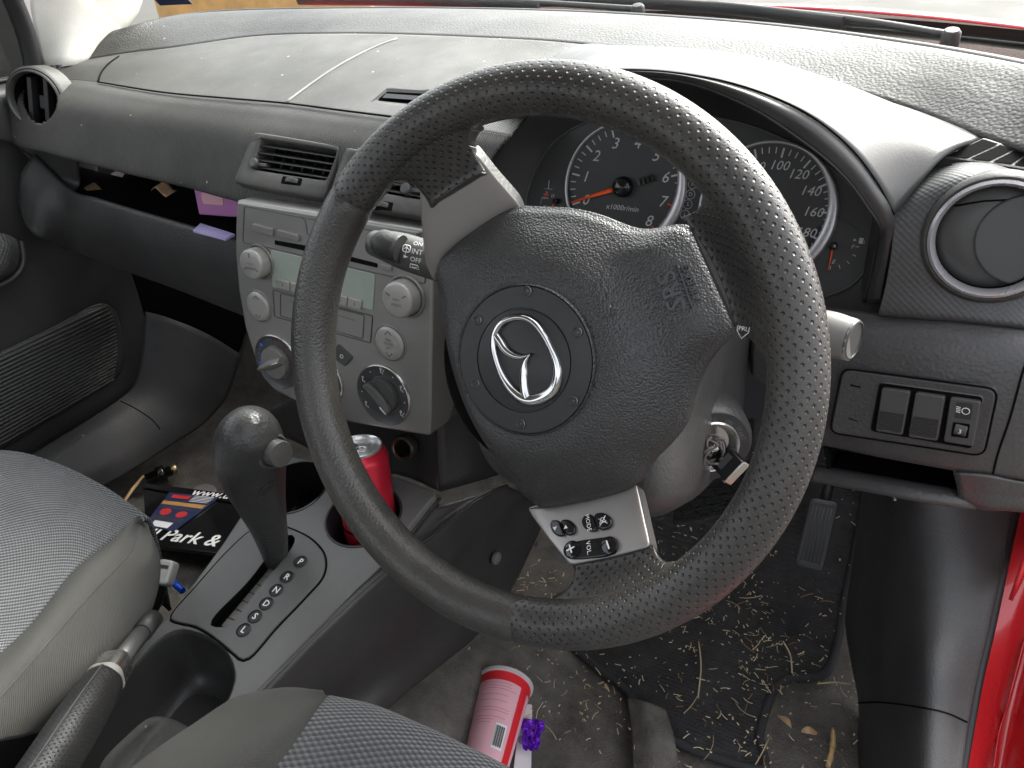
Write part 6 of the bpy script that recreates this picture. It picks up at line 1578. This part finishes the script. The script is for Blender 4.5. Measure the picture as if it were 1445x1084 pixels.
# dry leaves on the driver carpet
for i, (p, s_, lab) in enumerate((((1107, 1018), .012, 'broad torn tan leaf right of the floor mat'), ((1142, 1034), .010, 'narrow tan leaf right of the floor mat below the torn one'), ((854, 972), .007, 'small pale leaf flake left of the floor mat edge'))):
    c = P(*p, Z=.02); m = MB(); random.seed(i); a = random.random() * 3
    def lf(u, v):
        w_ = math.sin(math.pi * u) ** .7 * .45; x = (u - .5) * 2 * s_; y = (v - .5) * 2 * s_ * w_
        return c + Vector((x * math.cos(a) - y * math.sin(a), x * math.sin(a) + y * math.cos(a), .004 * math.sin(u * 4) + .003 * v))
    m.sheet(lf, 12, 6); tag(m.build('dry_leaf', M['leaf'], solid=.0006), lab, 'leaf')
m = MB(); p0, p1 = P(1168, 1082, Z=.02), P(1176, 1028, Z=.02); m.tube(cr([p0, p0.lerp(p1, .5) + Vector((.002, 0, .002)), p1], 10), [.003, .0035, .004, .003, .0035, .004, .003, .0035, .003, .002], 6); tag(m.build('twig', M['wood']), 'short orange brown twig beside the kick panel', 'twig')
# scattered straw: nobody could count it
random.seed(11); m = MB(); cnt = 0
def groundz(x, y): return max(0, (y - .58) * 1.1) + .022 + hump(x, y)
clumps = [(random.uniform(.15, .62), random.uniform(.22, .72), random.uniform(.01, .04)) for _ in range(26)]
while cnt < 1800:
    if random.random() < .3:
        cl_ = random.choice(clumps); x, y = random.gauss(cl_[0], cl_[2]), random.gauss(cl_[1], cl_[2])
    else: x, y = random.uniform(.13, .66), random.uniform(.18, .80)
    if not (.12 < x < .68 and .15 < y < .85): continue
    dn = .5 + .5 * noise.noise(Vector((x * 7, y * 7, 2.2))) + (.5 if y > .5 and x < .40 else 0)
    if random.random() > dn ** 1.6 * 1.2: continue
    cnt += 1
    k_ = random.random()
    L = random.uniform(.016, .045) if k_ < .035 else random.uniform(.005, .014) if k_ < .35 else random.uniform(.0012, .005)
    a = random.uniform(0, 6.28); bend = random.uniform(-.6, .6); r_ = random.uniform(.0003, .0008) if k_ < .35 else random.uniform(.0004, .0011)
    mt_ = random.choice((0, 0, 1, 1, 2)); tl_ = random.uniform(-.25, .25)
    pts = []
    for k in range(4):
        t = k / 3 - .5; aa = a + bend * t; pts.append(Vector((x + L * t * math.cos(aa), y + L * t * math.sin(aa), groundz(x, y) + .001 + abs(tl_) * L * (t + .5))))
    m.tube(pts, r_, 4, mt_, flat=r_ * .45, upv=(0, 0, 1))
for x0, x1 in (((986, 905), (985, 985)), ((830, 740), (850, 800)), ((1105, 905), (1118, 950)), ((760, 800), (772, 840)), ((1153, 965), (1200, 966))):
    a, b2 = P(*x0, Z=.025), P(*x1, Z=.025); m.tube(cr([a, a.lerp(b2, .5) + Vector((.003, .002, .003)), b2], 8), .0011, 5)
tag(m.build('straw_litter', [M['straw'], M['straw_pale'], M['straw_brown']]), 'dry straw and grass bits scattered over the driver carpet', 'straw', kind='stuff')
# ================================================================ OUTSIDE THE WINDSCREEN
def wiper(lab, arm, blade, piv):
    t = thing('wiper', lab, 'wiper', arm[0], 'windscreen wipers')
    m = MB(); m.tube(cr(arm, 20), .0065, 8, flat=.005, upv=(0, 0, 1)); m.lathe(Frame(arm[0], (1, 0, 0), (0, -.3, 1)), [(.011, -.02), (.011, .003), (.008, .007), (.0001, .0075)], 20); m.build('arm', M['dark'], t)
    m = MB(); m.tube(cr(blade, 20), .004, 8, flat=.009, upv=(0, -.3, 1)); m.build('blade', M['rubber'], t)
wiper('black wiper lying across the driver half of the windscreen', [P(1342, 50, Y=.78), P(1220, 30, Y=.84), P(1120, 18, Y=.90), P(1000, 5, Y=.97)], [P(1190, 33, Y=.84), P(1030, 13, Y=.93), P(850, 3, Y=1.0), P(700, 0, Y=1.05)], 0)
wiper('black wiper lying across the passenger half of the windscreen', [P(900, 13, Y=.93), P(760, 4, Y=1.0), P(620, -1, Y=1.04)], [P(760, 8, Y=.97), P(600, 3, Y=1.02), P(420, 1, Y=1.02)], 0)
m = MB(); lab_ = [P(212, -6, X=-.60), P(262, -4, X=-.56), P(272, 6, X=-.56), P(226, 8, X=-.60)]; m.add([p + Vector((0, .0, 0)) for p in lab_], [[0, 1, 2, 3]], 0, False); tag(m.build('windscreen_sticker', M['sticker'], solid=.0006), 'dark blue sticker low in the passenger corner of the windscreen', 'sticker')
m = MB(); a = P(250, 6, D=6.5); b2 = P(500, 2, D=6.5); d_ = (b2 - a); d_.z = 0; d_.normalize(); of = Frame(a.lerp(b2, .5), d_, (0, 0, 1)); m.box(of, 0, 0, (b2 - a).length * 1.2, .5, -.9, .12, .02)
tag(m.build('orange_planter', M['amber']), 'low orange timber box outside beyond the passenger side of the windscreen', 'timber box')
